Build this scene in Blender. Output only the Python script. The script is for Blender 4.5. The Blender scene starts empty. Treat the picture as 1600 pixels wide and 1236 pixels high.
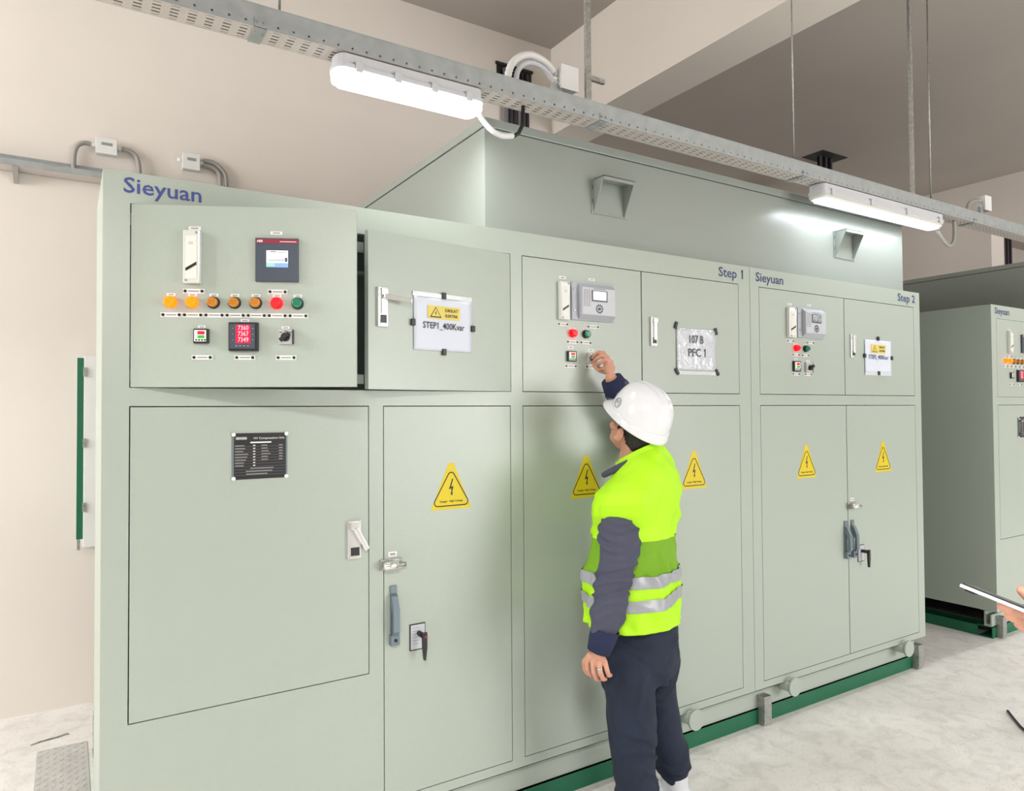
import bpy, bmesh, math, random
from mathutils import Vector, Matrix, noise
random.seed(4)
S = bpy.context.scene
# ------------------------------------------------------------------ camera, world, exposure
CAM_F, YAW, PITCH, ROLL = 1108.3, math.radians(32.158), math.radians(1.247), math.radians(-0.362)
CAM_P = Vector((0, 0, 1.65))
_F = Vector((math.sin(YAW)*math.cos(PITCH), math.cos(YAW)*math.cos(PITCH), math.sin(PITCH)))
_R0 = Vector((math.cos(YAW), -math.sin(YAW), 0)); _U0 = _R0.cross(_F)
_R = _R0*math.cos(ROLL) + _U0*math.sin(ROLL); _U = _U0*math.cos(ROLL) - _R0*math.sin(ROLL)
cd = bpy.data.cameras.new('camera'); cam = bpy.data.objects.new('camera', cd); S.collection.objects.link(cam)
cd.sensor_width = 36; cd.lens = CAM_F*36/1600; cd.clip_start = .02
M = Matrix((_R, _U, -_F)).transposed().to_4x4(); M.translation = CAM_P; cam.matrix_world = M
S.camera = cam
def pt(px, py, t):                       # a point of the person at distance t along the view
    return CAM_P + t*(_F + _R*(px-800)/CAM_F + _U*(618-py)/CAM_F)
w = bpy.data.worlds.new('world'); S.world = w; w.use_nodes = True
w.node_tree.nodes['Background'].inputs[0].default_value = (.8, .85, 1, 1); w.node_tree.nodes['Background'].inputs[1].default_value = .3
S.view_settings.view_transform = 'Standard'; S.view_settings.look = 'None'; S.view_settings.gamma = 1
S.view_settings.exposure = 0.85
LAMP_W, LAMP_W2 = 2.6, 17.0
# daylight through the openings of the hall: a high window in the left wall, a big doorway behind the photographer
for nm, loc, rot, sx, sy, en in (('daylight_left', (-3.95, 3.3, 3.1), (math.radians(90), 0, math.radians(-90)), 2.2, 1.7, 105), ('daylight_front', (7.0, -6.4, 1.8), (math.radians(90), 0, 0), 5.2, 3.2, 275)):
    sl = bpy.data.lights.new(nm, 'AREA'); sl.shape = 'RECTANGLE'; sl.size = sx; sl.size_y = sy; sl.energy = en; sl.color = (1, .985, .96)
    so = bpy.data.objects.new(nm, sl); S.collection.objects.link(so); so.location = loc; so.rotation_euler = rot

# ------------------------------------------------------------------ materials
def nt(name):
    m = bpy.data.materials.new(name); m.use_nodes = True; t = m.node_tree
    return m, t, t.nodes['Principled BSDF']
def mat(name, col, rough=.5, metal=0, bump=0, bscale=200, var=0, vscale=3, emit=0, ecol=None, coat=0, spec=.5, detail=2, trans=0):
    m, t, p = nt(name)
    p.inputs['Base Color'].default_value = (*col, 1); p.inputs['Roughness'].default_value = rough
    p.inputs['Metallic'].default_value = metal; p.inputs['Specular IOR Level'].default_value = spec
    if coat: p.inputs['Coat Weight'].default_value = coat; p.inputs['Coat Roughness'].default_value = .15
    if trans: p.inputs['Transmission Weight'].default_value = trans
    if emit: p.inputs['Emission Color'].default_value = (*(ecol or col), 1); p.inputs['Emission Strength'].default_value = emit
    if bump or var:
        tc = t.nodes.new('ShaderNodeTexCoord')
    if bump:
        n = t.nodes.new('ShaderNodeTexNoise'); n.inputs['Scale'].default_value = bscale; n.inputs['Detail'].default_value = detail
        b = t.nodes.new('ShaderNodeBump'); b.inputs['Strength'].default_value = bump; b.inputs['Distance'].default_value = .002
        t.links.new(tc.outputs['Object'], n.inputs['Vector']); t.links.new(n.outputs['Fac'], b.inputs['Height']); t.links.new(b.outputs['Normal'], p.inputs['Normal'])
    if var:
        n = t.nodes.new('ShaderNodeTexNoise'); n.inputs['Scale'].default_value = vscale; n.inputs['Detail'].default_value = 6
        r = t.nodes.new('ShaderNodeMapRange'); r.inputs[1].default_value = .35; r.inputs[2].default_value = .65; r.inputs[3].default_value = 1-var; r.inputs[4].default_value = 1+var*.4
        mx = t.nodes.new('ShaderNodeVectorMath'); mx.operation = 'SCALE'; mx.inputs[0].default_value = col
        t.links.new(tc.outputs['Object'], n.inputs['Vector']); t.links.new(n.outputs['Fac'], r.inputs[0]); t.links.new(r.outputs[0], mx.inputs['Scale']); t.links.new(mx.outputs[0], p.inputs['Base Color'])
    return m
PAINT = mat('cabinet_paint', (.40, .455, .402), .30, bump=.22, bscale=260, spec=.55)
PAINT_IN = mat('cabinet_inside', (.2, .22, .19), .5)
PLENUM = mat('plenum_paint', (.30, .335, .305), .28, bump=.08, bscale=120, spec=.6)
DARK = mat('dark_gap', (.02, .022, .02), .7)
RUBBER = mat('navy_gasket', (.02, .025, .06), .6)
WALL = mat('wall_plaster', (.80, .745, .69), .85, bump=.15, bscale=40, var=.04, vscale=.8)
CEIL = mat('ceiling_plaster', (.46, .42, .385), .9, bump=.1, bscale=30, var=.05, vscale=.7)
GREEN = mat('green_enamel', (.006, .13, .06), .4, var=.1, vscale=9)
GALV = mat('galvanised_steel', (.42, .45, .46), .45, metal=.35, bump=.1, bscale=60, var=.1, vscale=20)
GALV_BOUNCE = mat('bounce_lit_tray_steel', (.62, .57, .54), .5, metal=.2)  # bounce light on tray undersides put into a paler, pinker steel colour
STEEL = mat('brushed_steel', (.42, .42, .40), .4, metal=.7, var=.25, vscale=60)
PLATE = mat('dusty_checker_steel', (.55, .54, .52), .6, metal=.1, var=.1, vscale=12)
CHROME = mat('chrome', (.78, .78, .76), .22, metal=.75)
ZINC = mat('blue_grey_zinc', (.17, .22, .25), .42, metal=.4)
WHITE = mat('white_plastic', (.8, .81, .8), .35)
CONDUIT = mat('grey_conduit', (.36, .35, .33), .55)
LABEL = mat('label_white', (.82, .82, .80), .5)
BLACK = mat('black_plastic', (.012, .012, .014), .38)
INK = mat('ink', (.02, .02, .02), .6)
INKG = mat('faded_print', (.30, .30, .30), .6)
LOGO = mat('blue_lettering', (.045, .065, .26), .45)
NAVYINK = mat('dark_blue_lettering', (.03, .045, .14), .45)
SLATE = mat('slate_bezel', (.055, .068, .095), .35)
REDSTR = mat('dark_red_strip', (.28, .015, .04), .4)
SCREEN = mat('lit_screen', (.6, .7, .85), .3, emit=.45, ecol=(.8, .88, 1))
SCREENB = mat('screen_blue', (.1, .2, .4), .3, emit=.5, ecol=(.25, .38, .7))
SCREENG = mat('screen_green', (.1, .4, .2), .3, emit=.6, ecol=(.3, .8, .45))
LCD = mat('relay_lcd', (.6, .68, .68), .2, emit=.35, ecol=(.8, .93, .95))
LCDOFF = mat('relay_lcd_off', (.10, .12, .12), .15)
REDDIG = mat('red_digits', (1, .2, .25), .4, emit=1.1, ecol=(1, .35, .4))
REDBG = mat('red_display', (.7, 0, .03), .4, emit=.32, ecol=(1, 0, .04))
GRNBG = mat('green_display', (.02, .3, .03), .4, emit=.25, ecol=(.1, .9, .1))
ORANGE_ON = mat('orange_lens_lit', (1, .22, .0), .3, emit=.75, ecol=(1, .16, .0))
AMBER = mat('amber_lens', (.50, .19, .01), .3, emit=.05, ecol=(1, .4, .03), coat=.5)
RED_ON = mat('red_lens_lit', (.9, .01, .01), .3, emit=.75, ecol=(1, .0, .01))
GREENL = mat('green_lens', (.0, .22, .11), .25, coat=.5)
RELAYG = mat('relay_grey', (.42, .44, .49), .4)
RELAYF = mat('relay_face', (.52, .54, .58), .35)
CLEAR = mat('clear_case', (.66, .67, .64), .12, spec=.8)
CREAMP = mat('cream_insert', (.74, .74, .68), .4)
SWPL = mat('switch_plate', (.50, .50, .50), .4)
YELLOW = mat('warning_yellow', (.68, .53, .0), .5)
YELLOW2 = mat('pale_yellow_print', (.72, .58, .12), .5)
PAPER = mat('paper', (.66, .70, .80), .55)
FILM = mat('plastic_sleeve', (.66, .70, .72), .12, spec=1, bump=1, bscale=35)
def film2():
    m, t, p = nt('creased_sleeve_paper'); p.inputs['Roughness'].default_value = .12; p.inputs['Base Color'].default_value = (.6, .63, .68, 1)
    p.inputs['Specular IOR Level'].default_value = .9
    tc = t.nodes.new('ShaderNodeTexCoord'); n = t.nodes.new('ShaderNodeTexNoise'); n.inputs['Scale'].default_value = 14; n.inputs['Detail'].default_value = 3; n.inputs['Distortion'].default_value = 1.5
    b = t.nodes.new('ShaderNodeBump'); b.inputs['Strength'].default_value = 1; b.inputs['Distance'].default_value = .012
    t.links.new(tc.outputs['Object'], n.inputs['Vector']); t.links.new(n.outputs['Fac'], b.inputs['Height']); t.links.new(b.outputs['Normal'], p.inputs['Normal'])
    return m
SLEEVE = film2()
GLOW = mat('lamp_diffuser_lit', (1, 1, 1), .3, emit=2.0, ecol=(.88, .93, 1))
LAMPB = mat('lamp_housing', (.62, .64, .68), .4)
CABLE = mat('black_cable', (.015, .013, .018), .5, bump=.3, bscale=80)
CABLEP = mat('purple_grey_cable', (.16, .14, .17), .5)
SKIN = mat('skin', (.60, .30, .21), .5, bump=.25, bscale=90, var=.08, vscale=25)
SKIN2 = mat('skin_shaded_tone', (.50, .25, .17), .5, bump=.25, bscale=90)
HAIR = mat('black_hair', (.012, .010, .009), .55, bump=1, bscale=300)
JACKET = mat('grey_violet_jacket', (.062, .066, .105), .85, bump=.25, bscale=500)
CUFF = mat('navy_knit', (.012, .018, .06), .9, bump=.6, bscale=400)
TROUS = mat('navy_trousers', (.007, .014, .036), .8, bump=.3, bscale=300, var=.25, vscale=8)
LIME = mat('fluorescent_lime', (.42, .80, .004), .65, bump=.2, bscale=300, emit=.03, ecol=(.5, 1, 0))
LIMEM = mat('lime_mesh_fabric', (.19, .42, .01), .7, bump=1, bscale=600)
REFL = mat('reflective_silver', (.36, .38, .41), .4, metal=.15, bump=.3, bscale=200)
HAT = mat('white_hard_hat', (.78, .79, .83), .2, coat=.4)
EYEW = mat('eye_white', (.8, .8, .78), .3)
GOLD = mat('silver_ring', (.8, .75, .65), .2, metal=1)
def concrete():
    m, t, p = nt('floor_concrete'); p.inputs['Roughness'].default_value = .75
    tc = t.nodes.new('ShaderNodeTexCoord')
    def nz(sc, det, dist=0):
        n = t.nodes.new('ShaderNodeTexNoise'); n.inputs['Scale'].default_value = sc; n.inputs['Detail'].default_value = det; n.inputs['Distortion'].default_value = dist
        t.links.new(tc.outputs['Object'], n.inputs['Vector']); return n
    def ramp(n, a, b, c0, c1):
        r = t.nodes.new('ShaderNodeValToRGB'); r.color_ramp.elements[0].position = a; r.color_ramp.elements[1].position = b
        r.color_ramp.elements[0].color = (*c0, 1); r.color_ramp.elements[1].color = (*c1, 1); t.links.new(n.outputs['Fac'], r.inputs[0]); return r
    def mul(a, b):
        x = t.nodes.new('ShaderNodeMix'); x.data_type = 'RGBA'; x.blend_type = 'MULTIPLY'; x.inputs[0].default_value = 1
        t.links.new(a, x.inputs[6]); t.links.new(b, x.inputs[7]); return x.outputs[2]
    r1 = ramp(nz(1.3, 8, .6), .35, .7, (.76, .74, .71), (.90, .88, .85)).outputs[0]
    r2 = ramp(nz(9, 8, 1), .30, .55, (.84, .84, .83), (1, 1, 1)).outputs[0]
    r3 = ramp(nz(70, 3), .30, .42, (.80, .80, .78), (1, 1, 1)).outputs[0]
    t.links.new(mul(mul(r1, r2), r3), p.inputs['Base Color'])
    b = t.nodes.new('ShaderNodeBump'); b.inputs['Strength'].default_value = .4; b.inputs['Distance'].default_value = .004
    t.links.new(nz(25, 8).outputs['Fac'], b.inputs['Height']); t.links.new(b.outputs['Normal'], p.inputs['Normal'])
    return m
CONC = concrete()

# ------------------------------------------------------------------ helpers
def tag(o, label=None, cat=None, group=None, kind=None):
    if label: o['label'] = label
    if cat: o['category'] = cat
    if group: o['group'] = group
    if kind: o['kind'] = kind
    return o
def empty(name, loc, rz=0, parent=None):
    o = bpy.data.objects.new(name, None); S.collection.objects.link(o); o.location = loc; o.rotation_euler = (0, 0, rz)
    o.empty_display_size = .1
    if parent: o.parent = parent
    return o
_txt = {}
def raw_text(s, bold):
    c = bpy.data.curves.new('t', 'FONT'); c.body = s; c.size = 1; c.resolution_u = 2; c.offset = bold
    o = bpy.data.objects.new('t', c); S.collection.objects.link(o); bpy.context.view_layer.update()
    me = bpy.data.meshes.new_from_object(o.evaluated_get(bpy.context.evaluated_depsgraph_get()))
    r = [v.co.copy() for v in me.vertices], [tuple(p.vertices) for p in me.polygons]
    bpy.data.objects.remove(o); bpy.data.curves.remove(c); bpy.data.meshes.remove(me); return r
def text_geo(s, bold=0):
    k = (s, bold)
    if k not in _txt:
        vs, fs = raw_text(s, bold); add = []
        for i, ch in enumerate(s):                   # give the plain figure 1 of the built-in font its flag
            if ch == '1': add.append(max(v.x for v in raw_text(s[:i+1], bold)[0]))
        for xr in add:
            h = .685; q = len(vs); vs += [Vector(p) for p in ((xr-.07, h+bold, 0), (xr-.17, h-.10, 0), (xr-.17, h-.19-bold, 0), (xr-.05, h-.08, 0))]; fs.append((q, q+1, q+2, q+3))
        _txt[k] = (vs, fs)
    return _txt[k]
class MB:
    def __init__(s): s.b = bmesh.new(); s.m = []
    def mi(s, m):
        if m not in s.m: s.m.append(m)
        return s.m.index(m)
    def _add(s, vs, fs, m, smooth=False, T=None):
        i = s.mi(m); bv = [s.b.verts.new(T @ Vector(v) if T else Vector(v)) for v in vs]; out = []
        for f in fs:
            try: x = s.b.faces.new([bv[k] for k in f])
            except ValueError: continue
            x.material_index = i; x.smooth = smooth; out.append(x)
        return bv, out
    def box(s, x0, x1, y0, y1, z0, z1, m, bev=0, T=None):
        vs = [(x, y, z) for z in (z0, z1) for y in (y0, y1) for x in (x0, x1)]
        fs = [(0, 2, 3, 1), (4, 5, 7, 6), (0, 1, 5, 4), (2, 6, 7, 3), (0, 4, 6, 2), (1, 3, 7, 5)]
        bv, bf = s._add(vs, fs, m, T=T)
        if bev:
            es = {e for f in bf for e in f.edges}
            r = bmesh.ops.bevel(s.b, geom=list(es), offset=bev, segments=2, affect='EDGES', profile=.6)
            for f in r['faces']: f.material_index = s.mi(m)
        return s
    def prism(s, poly, a, b, m, axis='y', T=None, smooth=False):   # poly in the two other axes, extruded a..b
        n = len(poly)
        def P(p, v): return {'y': (p[0], v, p[1]), 'x': (v, p[0], p[1]), 'z': (p[0], p[1], v)}[axis]
        vs = [P(p, a) for p in poly] + [P(p, b) for p in poly]
        fs = [tuple(range(n)), tuple(range(2*n-1, n-1, -1))] + [(i, n+i, n+(i+1) % n, (i+1) % n) for i in range(n)]
        s._add(vs, fs, m, T=T, smooth=smooth); return s
    def cyl(s, p0, p1, r0, m, r1=None, n=20, smooth=True, T=None):
        return s.tube([p0, p1], [r0, r0 if r1 is None else r1], m, n, smooth, T)
    def tube(s, path, r, m, n=10, smooth=True, T=None, cap=True):
        path = [Vector(p) for p in path]; k = len(path); rs = r if isinstance(r, (list, tuple)) else [r]*k
        d0 = (path[1]-path[0]).normalized(); ref = Vector((0, 0, 1)) if abs(d0.z) < .9 else Vector((1, 0, 0))
        a = d0.cross(ref).normalized(); vs = []
        for i, p in enumerate(path):
            d = (path[min(i+1, k-1)]-path[max(i-1, 0)]).normalized(); a = (a - d*a.dot(d)).normalized(); b = d.cross(a)
            for j in range(n):
                t = 2*math.pi*j/n; vs.append(p + (a*math.cos(t)+b*math.sin(t))*rs[i])
        fs = [(i*n+j, i*n+(j+1) % n, (i+1)*n+(j+1) % n, (i+1)*n+j) for i in range(k-1) for j in range(n)]
        bv, bf = s._add(vs, fs, m, smooth, T)
        if cap:
            for rng in (bv[:n][::-1], bv[-n:]):
                try: f = s.b.faces.new(rng); f.material_index = s.mi(m)
                except ValueError: pass
        return s
    def ball(s, c, r, m, seg=16, ring=10, sc=(1, 1, 1), T=None, zmin=-1.0):
        vs = []; c = Vector(c)
        for i in range(ring+1):
            ph = -math.pi/2 + math.pi*i/ring
            for j in range(seg):
                t = 2*math.pi*j/seg
                vs.append(c + Vector((math.cos(ph)*math.cos(t)*r*sc[0], math.cos(ph)*math.sin(t)*r*sc[1], math.sin(ph)*r*sc[2])))
        fs = [(i*seg+j, i*seg+(j+1) % seg, (i+1)*seg+(j+1) % seg, (i+1)*seg+j) for i in range(ring) for j in range(seg)]
        s._add(vs, fs, m, True, T); return s
    def text(s, st, x, z, size, m, y=-.0006, center=True, bold=0.0, xs=1, T=None):
        vs, fs = text_geo(st, bold); w = max(v.x for v in vs) if vs else 0
        ox = x - (w*size*xs/2 if center else 0)
        s._add([(ox+v.x*size*xs, y, z+v.y*size) for v in vs], fs, m, T=T); return s
    def build(s, name, parent=None, rel=(0, 0, 0), label=None, loc=None, clean=False):
        if clean: bmesh.ops.remove_doubles(s.b, verts=s.b.verts, dist=1e-5)
        rel = Vector(rel)
        if rel.length: bmesh.ops.translate(s.b, verts=s.b.verts, vec=-rel)
        bmesh.ops.recalc_face_normals(s.b, faces=s.b.faces) if clean else None
        me = bpy.data.meshes.new(name); s.b.to_mesh(me); s.b.free()
        for m in s.m: me.materials.append(m)
        o = bpy.data.objects.new(name, me); S.collection.objects.link(o)
        if parent: o.parent = parent
        if loc: o.location = loc
        if label: o['label'] = label
        return o
def solo(mb, name, org, label, cat, group=None):        # a thing that is one mesh, with its origin at its base
    o = mb.build(name, rel=org, loc=org); return tag(o, label, cat, group)
def struct(mb, name): return tag(mb.build(name), kind='structure')

# ------------------------------------------------------------------ the hall
YW, ZC = 4.75, 4.65
struct(MB().box(-4, 17, -6.5, 6.4, -.2, 0, CONC), 'floor')
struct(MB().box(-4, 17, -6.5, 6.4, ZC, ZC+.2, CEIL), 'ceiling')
struct(MB().box(-4, 3.74, YW, YW+.2, 0, ZC, WALL), 'wall_back')
struct(MB().box(3.54, 3.74, YW+.2, 6.2, 0, ZC, WALL), 'wall_recess_left'); struct(MB().box(3.54, 17, 6.2, 6.4, 0, ZC, WALL), 'wall_recess_back')
struct(MB().box(10.25, 10.6, 4.48, 6.2, 0, ZC, WALL), 'wall_pier')
struct(MB().box(-4.2, -4, -6.5, 2.15, -.2, ZC+.2, WALL).box(-4.2, -4, 4.45, YW+.2, -.2, ZC+.2, WALL).box(-4.2, -4, 2.15, 4.45, 4.0, ZC+.2, WALL).box(-4.2, -4, 2.15, 4.45, -.2, 2.2, WALL), 'wall_left')
struct(MB().box(17, 17.2, -6.5, 6.4, -.2, ZC+.2, WALL), 'wall_right')
struct(MB().box(-4, 4.3, -6.7, -6.5, 0, ZC, WALL).box(9.7, 17, -6.7, -6.5, 0, ZC, WALL).box(4.3, 9.7, -6.7, -6.5, 3.6, ZC, WALL), 'wall_front')
for i, x in enumerate((-3.3, 3.39, 10.25)):
    struct(MB().box(x, x+.35, -6.5, 4.48 if x > 9 else YW, 3.93, ZC, WALL), 'trim_%d' % (i+1))

# ------------------------------------------------------------------ cabinets
FY = 2.457
def screw_strip(d, x, z, w=.056, mirror=False):
    m = MB().box(x-w/2-.004, x+w/2+.004, -.0018, 0, z-.007, z+.007, LABEL)
    for sx in (-1, 1): m.cyl((x+sx*(w/2-.003), -.004, z), (x+sx*(w/2-.003), -.0015, z), .0048, BLACK, n=10)
    m.box(x-w/2+.012, x+w/2-.012, -.0024, -.0018, z-.002, z+.002, INKG)
    m.build('name_strip', d)
def stick(d, x, z, w=.03, h=.009):
    MB().box(x-w/2, x+w/2, -.0008, 0, z-h/2, z+h/2, LABEL).box(x-w*.3, x+w*.3, -.0013, -.0008, z-h*.18, z+h*.18, INKG).build('sticker', d)
def indicator(d, x, z, lens, label):
    m = MB(); m.cyl((x, -.010, z), (x, 0, z), .0185, BLACK if lens in (AMBER, GREENL) else lens, n=24); m.tube([(x, -.010, z), (x, -.021, z), (x, -.025, z)], [.0155, .0150, .010], lens, n=24)
    for k in range(5): m.box(x-.011+k*.0050, x-.0095+k*.0050, -.0262, -.0245, z-.008, z+.008, lens)
    m.build('indicator_light', d, label=label)
def controller(d, x, z, w=.045, lit=True):
    m = MB().box(x-w/2, x+w/2, -.014, 0, z-w/2, z+w/2, BLACK, .002).box(x-w*.42, x+w*.36, -.0155, -.014, z-w*.38, z+w*.40, LABEL)
    m.box(x-w*.2, x+w*.26, -.0162, -.0155, z+w*.10, z+w*.32, REDBG).box(x-w*.2, x+w*.26, -.0162, -.0155, z-w*.16, z+w*.04, GRNBG)
    m.text('21.4', x+w*.03, z+w*.14, w*.2, INK, y=-.0166).text('65.0', x+w*.03, z-w*.12, w*.18, INK, y=-.0166)
    for k in range(4): m.cyl((x-w*.28+k*w*.19, -.017, z-w*.28), (x-w*.28+k*w*.19, -.0155, z-w*.28), w*.06, INK, n=10)
    m.build('humidity_controller', d)
def rotary(d, x, z, w=.045, ang=-40):
    m = MB().box(x-w/2, x+w/2, -.012, 0, z-w/2, z+w/2, SWPL, .0015).box(x+w*.44, x+w/2+.001, -.013, 0, z-w/2, z+w/2, BLACK)
    m.cyl((x, -.020, z-.001), (x, -.012, z-.001), .0135, BLACK, n=20)
    T = Matrix.Translation((x, 0, z-.001)) @ Matrix.Rotation(math.radians(ang), 4, 'Y')
    m.box(-.0185, .0185, -.034, -.018, -.006, .006, BLACK, .002, T=T)
    for a in (-1, 0, 1): m.box(x+a*.015-.004, x+a*.015+.004, -.0124, -.012, z+.013+(.003 if a == 0 else 0), z+.0155+(.003 if a == 0 else 0), INK)
    m.build('rotary_switch', d)
def meter(d, x, z, w=.089):
    m = MB().box(x-w/2, x+w/2, -.016, 0, z-w/2, z+w/2, BLACK, .0025).box(x-w*.46, x+w*.40, -.0172, -.016, z-w*.42, z+w*.44, SLATE)
    m.box(x-w*.24, x+w*.25, -.0178, -.0172, z-w*.23, z+w*.40, REDBG)
    for k, s in enumerate(('7360', '7367', '7349')): m.text(s, x+w*.005, z+w*(.225-k*.205), w*.225, REDDIG, y=-.0184, xs=.82)
    for k in range(3): m.box(x-w*.36, x-w*.32, -.0178, -.0172, z+w*(.27-k*.2), z+w*(.29-k*.2), INKG).box(x+w*.30, x+w*.35, -.0178, -.0172, z+w*(.27-k*.2), z+w*(.29-k*.2), INKG)
    for k in range(4): m.box(x-w*.26+k*w*.13, x-w*.19+k*w*.13, -.0178, -.0172, z-w*.34, z-w*.31, INKG)
    m.build('power_meter', d, label='dark square meter with three rows of red digits')
def touch(d, x, z, w=.131):
    m = MB().box(x-w/2, x+w/2, -.012, 0, z-w*.52, z+w*.52, SLATE, .002).box(x-w*.49, x+w*.49, -.0128, -.012, z+w*.395, z+w*.49, REDSTR)
    m.text('ABB', x-w*.39, z+w*.415, w*.075, LABEL, y=-.0134, bold=.03); m.box(x+w*.07, x+w*.45, -.0133, -.0128, z+w*.425, z+w*.44, LABEL)
    m.box(x-w*.24, x+w*.26, -.0128, -.012, z-w*.18, z+w*.22, SCREEN)
    m.box(x-w*.24, x+w*.26, -.0132, -.0128, z-w*.18, z-w*.08, SCREENB).box(x-w*.24, x-w*.05, -.0136, -.0132, z-w*.16, z-w*.09, SCREENG)
    m.box(x-w*.15, x-.01*w, -.0132, -.0128, z+w*.175, z+w*.205, INKG).box(x+w*.03, x+w*.24, -.0132, -.0128, z+w*.165, z+w*.18, INKG)
    m.box(x-w*.2, x+w*.18, -.0132, -.0128, z-w*.02, z+.0*w, INKG).box(x+w*.19, x+w*.245, -.0132, -.0128, z-w*.05, z+w*.05, SLATE)
    m.build('touch_controller', d, label='slate grey touch panel with lit screen and red strip')
def case(d, x, z, w, h):
    m = MB().box(x-w/2, x+w/2, -.022, 0, z-h/2, z+h/2, CLEAR, .004).box(x-w*.33, x+w*.33, -.0232, -.022, z-h*.42, z+h*.39, CREAMP)
    m.prism([(x-w*.32, z-h*.28), (x-w*.32, z-h*.22), (x+w*.32, z-h*.10), (x+w*.32, z-h*.16)], -.0238, -.0232, BLACK)
    for sx, sz in ((.3, .45), (-.3, -.45)): m.cyl((x+sx*w, -.0235, z+sz*h), (x+sx*w, -.022, z+sz*h), w*.08, INKG, n=10)
    for k in range(2): m.box(x-w*.15, x+w*.12, -.0237, -.0232, z+h*(.26-.03*k), z+h*(.27-.03*k), INKG)
    m.build('indicator_case', d, label='clear plastic case with cream insert')
def relay(d, x0, x1, z0, z1, lcd, shear=0):
    w = x1-x0; h = z1-z0
    m = MB().box(x0, x1, -.012, 0, z0, z1, RELAYG, .004)
    m.prism([(-.012, z0+h*.02), (-.012, z1-h*.03), (-.034, z1-h*.14), (-.034, z0+h*.14)], x0+w*.15, x1-w*.05, RELAYG, axis='x')
    m.box(x0+w*.17, x1-w*.06, -.0355, -.034, z0+h*.15, z1-h*.14, RELAYF, .001)
    m.box(x0+w*.38, x0+w*.75, -.0368, -.0355, z0+h*.50, z0+h*.79, SLATE).box(x0+w*.41, x0+w*.72, -.0376, -.0368, z0+h*.54, z0+h*.77, lcd)
    for i in range(3):
        for j in range(12): m.box(x0+w*(.20+i*.055), x0+w*(.235+i*.055), -.0362, -.0355, z0+h*(.36+j*.038), z0+h*(.38+j*.038), INKG)
    cx, cz = x0+w*.56, z0+h*.31
    m.cyl((cx, -.0375, cz), (cx, -.0355, cz), h*.045, SLATE, n=12)
    for k in range(10):
        a = k*math.pi/5; m.cyl((cx+math.cos(a)*h*.10, -.0372, cz+math.sin(a)*h*.10), (cx+math.cos(a)*h*.10, -.0355, cz+math.sin(a)*h*.10), h*.026, SLATE, n=8)
    for sx, sz in ((.06, .8), (.96, .78), (.06, .25), (.96, .22)): m.cyl((x0+w*sx, -.0145, z0+h*sz), (x0+w*sx, -.012, z0+h*sz), .005, STEEL, n=10)
    m.box(x0+w*.42, x0+w*.7, -.0362, -.0355, z0+h*.82, z0+h*.845, INKG)
    m.build('protection_relay', d, label='light grey relay with small screen and round keypad')
def latch(d, x, z, w=.042, h=.142, lever='closed'):
    m = MB().box(x-w/2, x+w/2, -.012, 0, z-h/2, z+h/2, CHROME, .003)
    m.box(x-w*.28, x+w*.36, -.0125, -.011, z-h*.42, z-h*.2, BLACK)
    m.box(x-w*.34, x+w*.34, -.026, -.010, z+h*.28, z+h*.46, CHROME, .003).box(x-w*.3, x+w*.3, -.018, -.01, z-h*.47, z-h*.41, CHROME, .001)
    if lever == 'closed': m.box(x-w*.2, x+w*.26, -.023, -.012, z-h*.30, z+h*.3, CHROME, .003)
    elif lever == 'swung':
        T = Matrix.Translation((x+.002, -.020, z+h*.30)) @ Matrix.Rotation(math.radians(-28), 4, 'Y')
        m.box(-.009, .009, -.008, .004, -.088, .004, CHROME, .003, T=T)
    else:
        T = Matrix.Translation((x+.002, -.020, z+h*.26)) @ Matrix.Rotation(math.radians(-83), 4, 'Y') @ Matrix.Rotation(math.radians(-14), 4, 'X')
        m.box(-.009, .009, -.008, .004, -.100, .004, CHROME, .003, T=T); m.box(x-w*.2, x+w*.24, -.016, -.012, z-h*.18, z+h*.3, CHROME, .002)
    m.build('latch_handle', d, label='chrome swing latch handle')
def warning(d, x, z, w=.175, h=.182):
    m = MB(); e = .0006
    m.prism([(x-w/2, z), (x+w/2, z), (x+w*.06, z+h), (x-w*.06, z+h)], -e, 0, YELLOW)
    out = []
    cs = [((x-w*.335, z+h*.155), 210), ((x+w*.335, z+h*.155), 330), ((x, z+h*.72), 90)]; r = .016
    for (cx, cz), a in cs:
        for k in range(-5, 6): t = math.radians(a+k*12); out.append((cx+r*math.cos(t), cz+r*math.sin(t)))
    n = len(out); cen = Vector((x, z+h*.38)); inn = []
    for (cx, cz), a in cs:
        for k in range(-5, 6): t = math.radians(a+k*12); inn.append((cx+(r-.0042)*math.cos(t), cz+(r-.0042)*math.sin(t)))
    vs = [(p[0], -.0012, p[1]) for p in out] + [(p[0], -.0012, p[1]) for p in inn]
    m._add(vs, [(i, (i+1) % n, n+(i+1) % n, n+i) for i in range(n)], INK)
    m.prism([(x+.004, z+h*.66), (x-.010, z+h*.43), (x+.001, z+h*.45), (x-.001, z+h*.345), (x-.005, z+h*.35), (x+.003, z+h*.29), (x+.007, z+h*.37), (x+.003, z+h*.36), (x+.010, z+h*.50), (x-.001, z+h*.48), (x+.009, z+h*.66)], -.0012, -.0006, INK)
    m.text('Danger  High Voltage', x, z+h*.155, .0115, INK, y=-.0012, bold=.015)
    m.build('warning_sticker', d, label='yellow triangular high voltage warning sticker')
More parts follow.
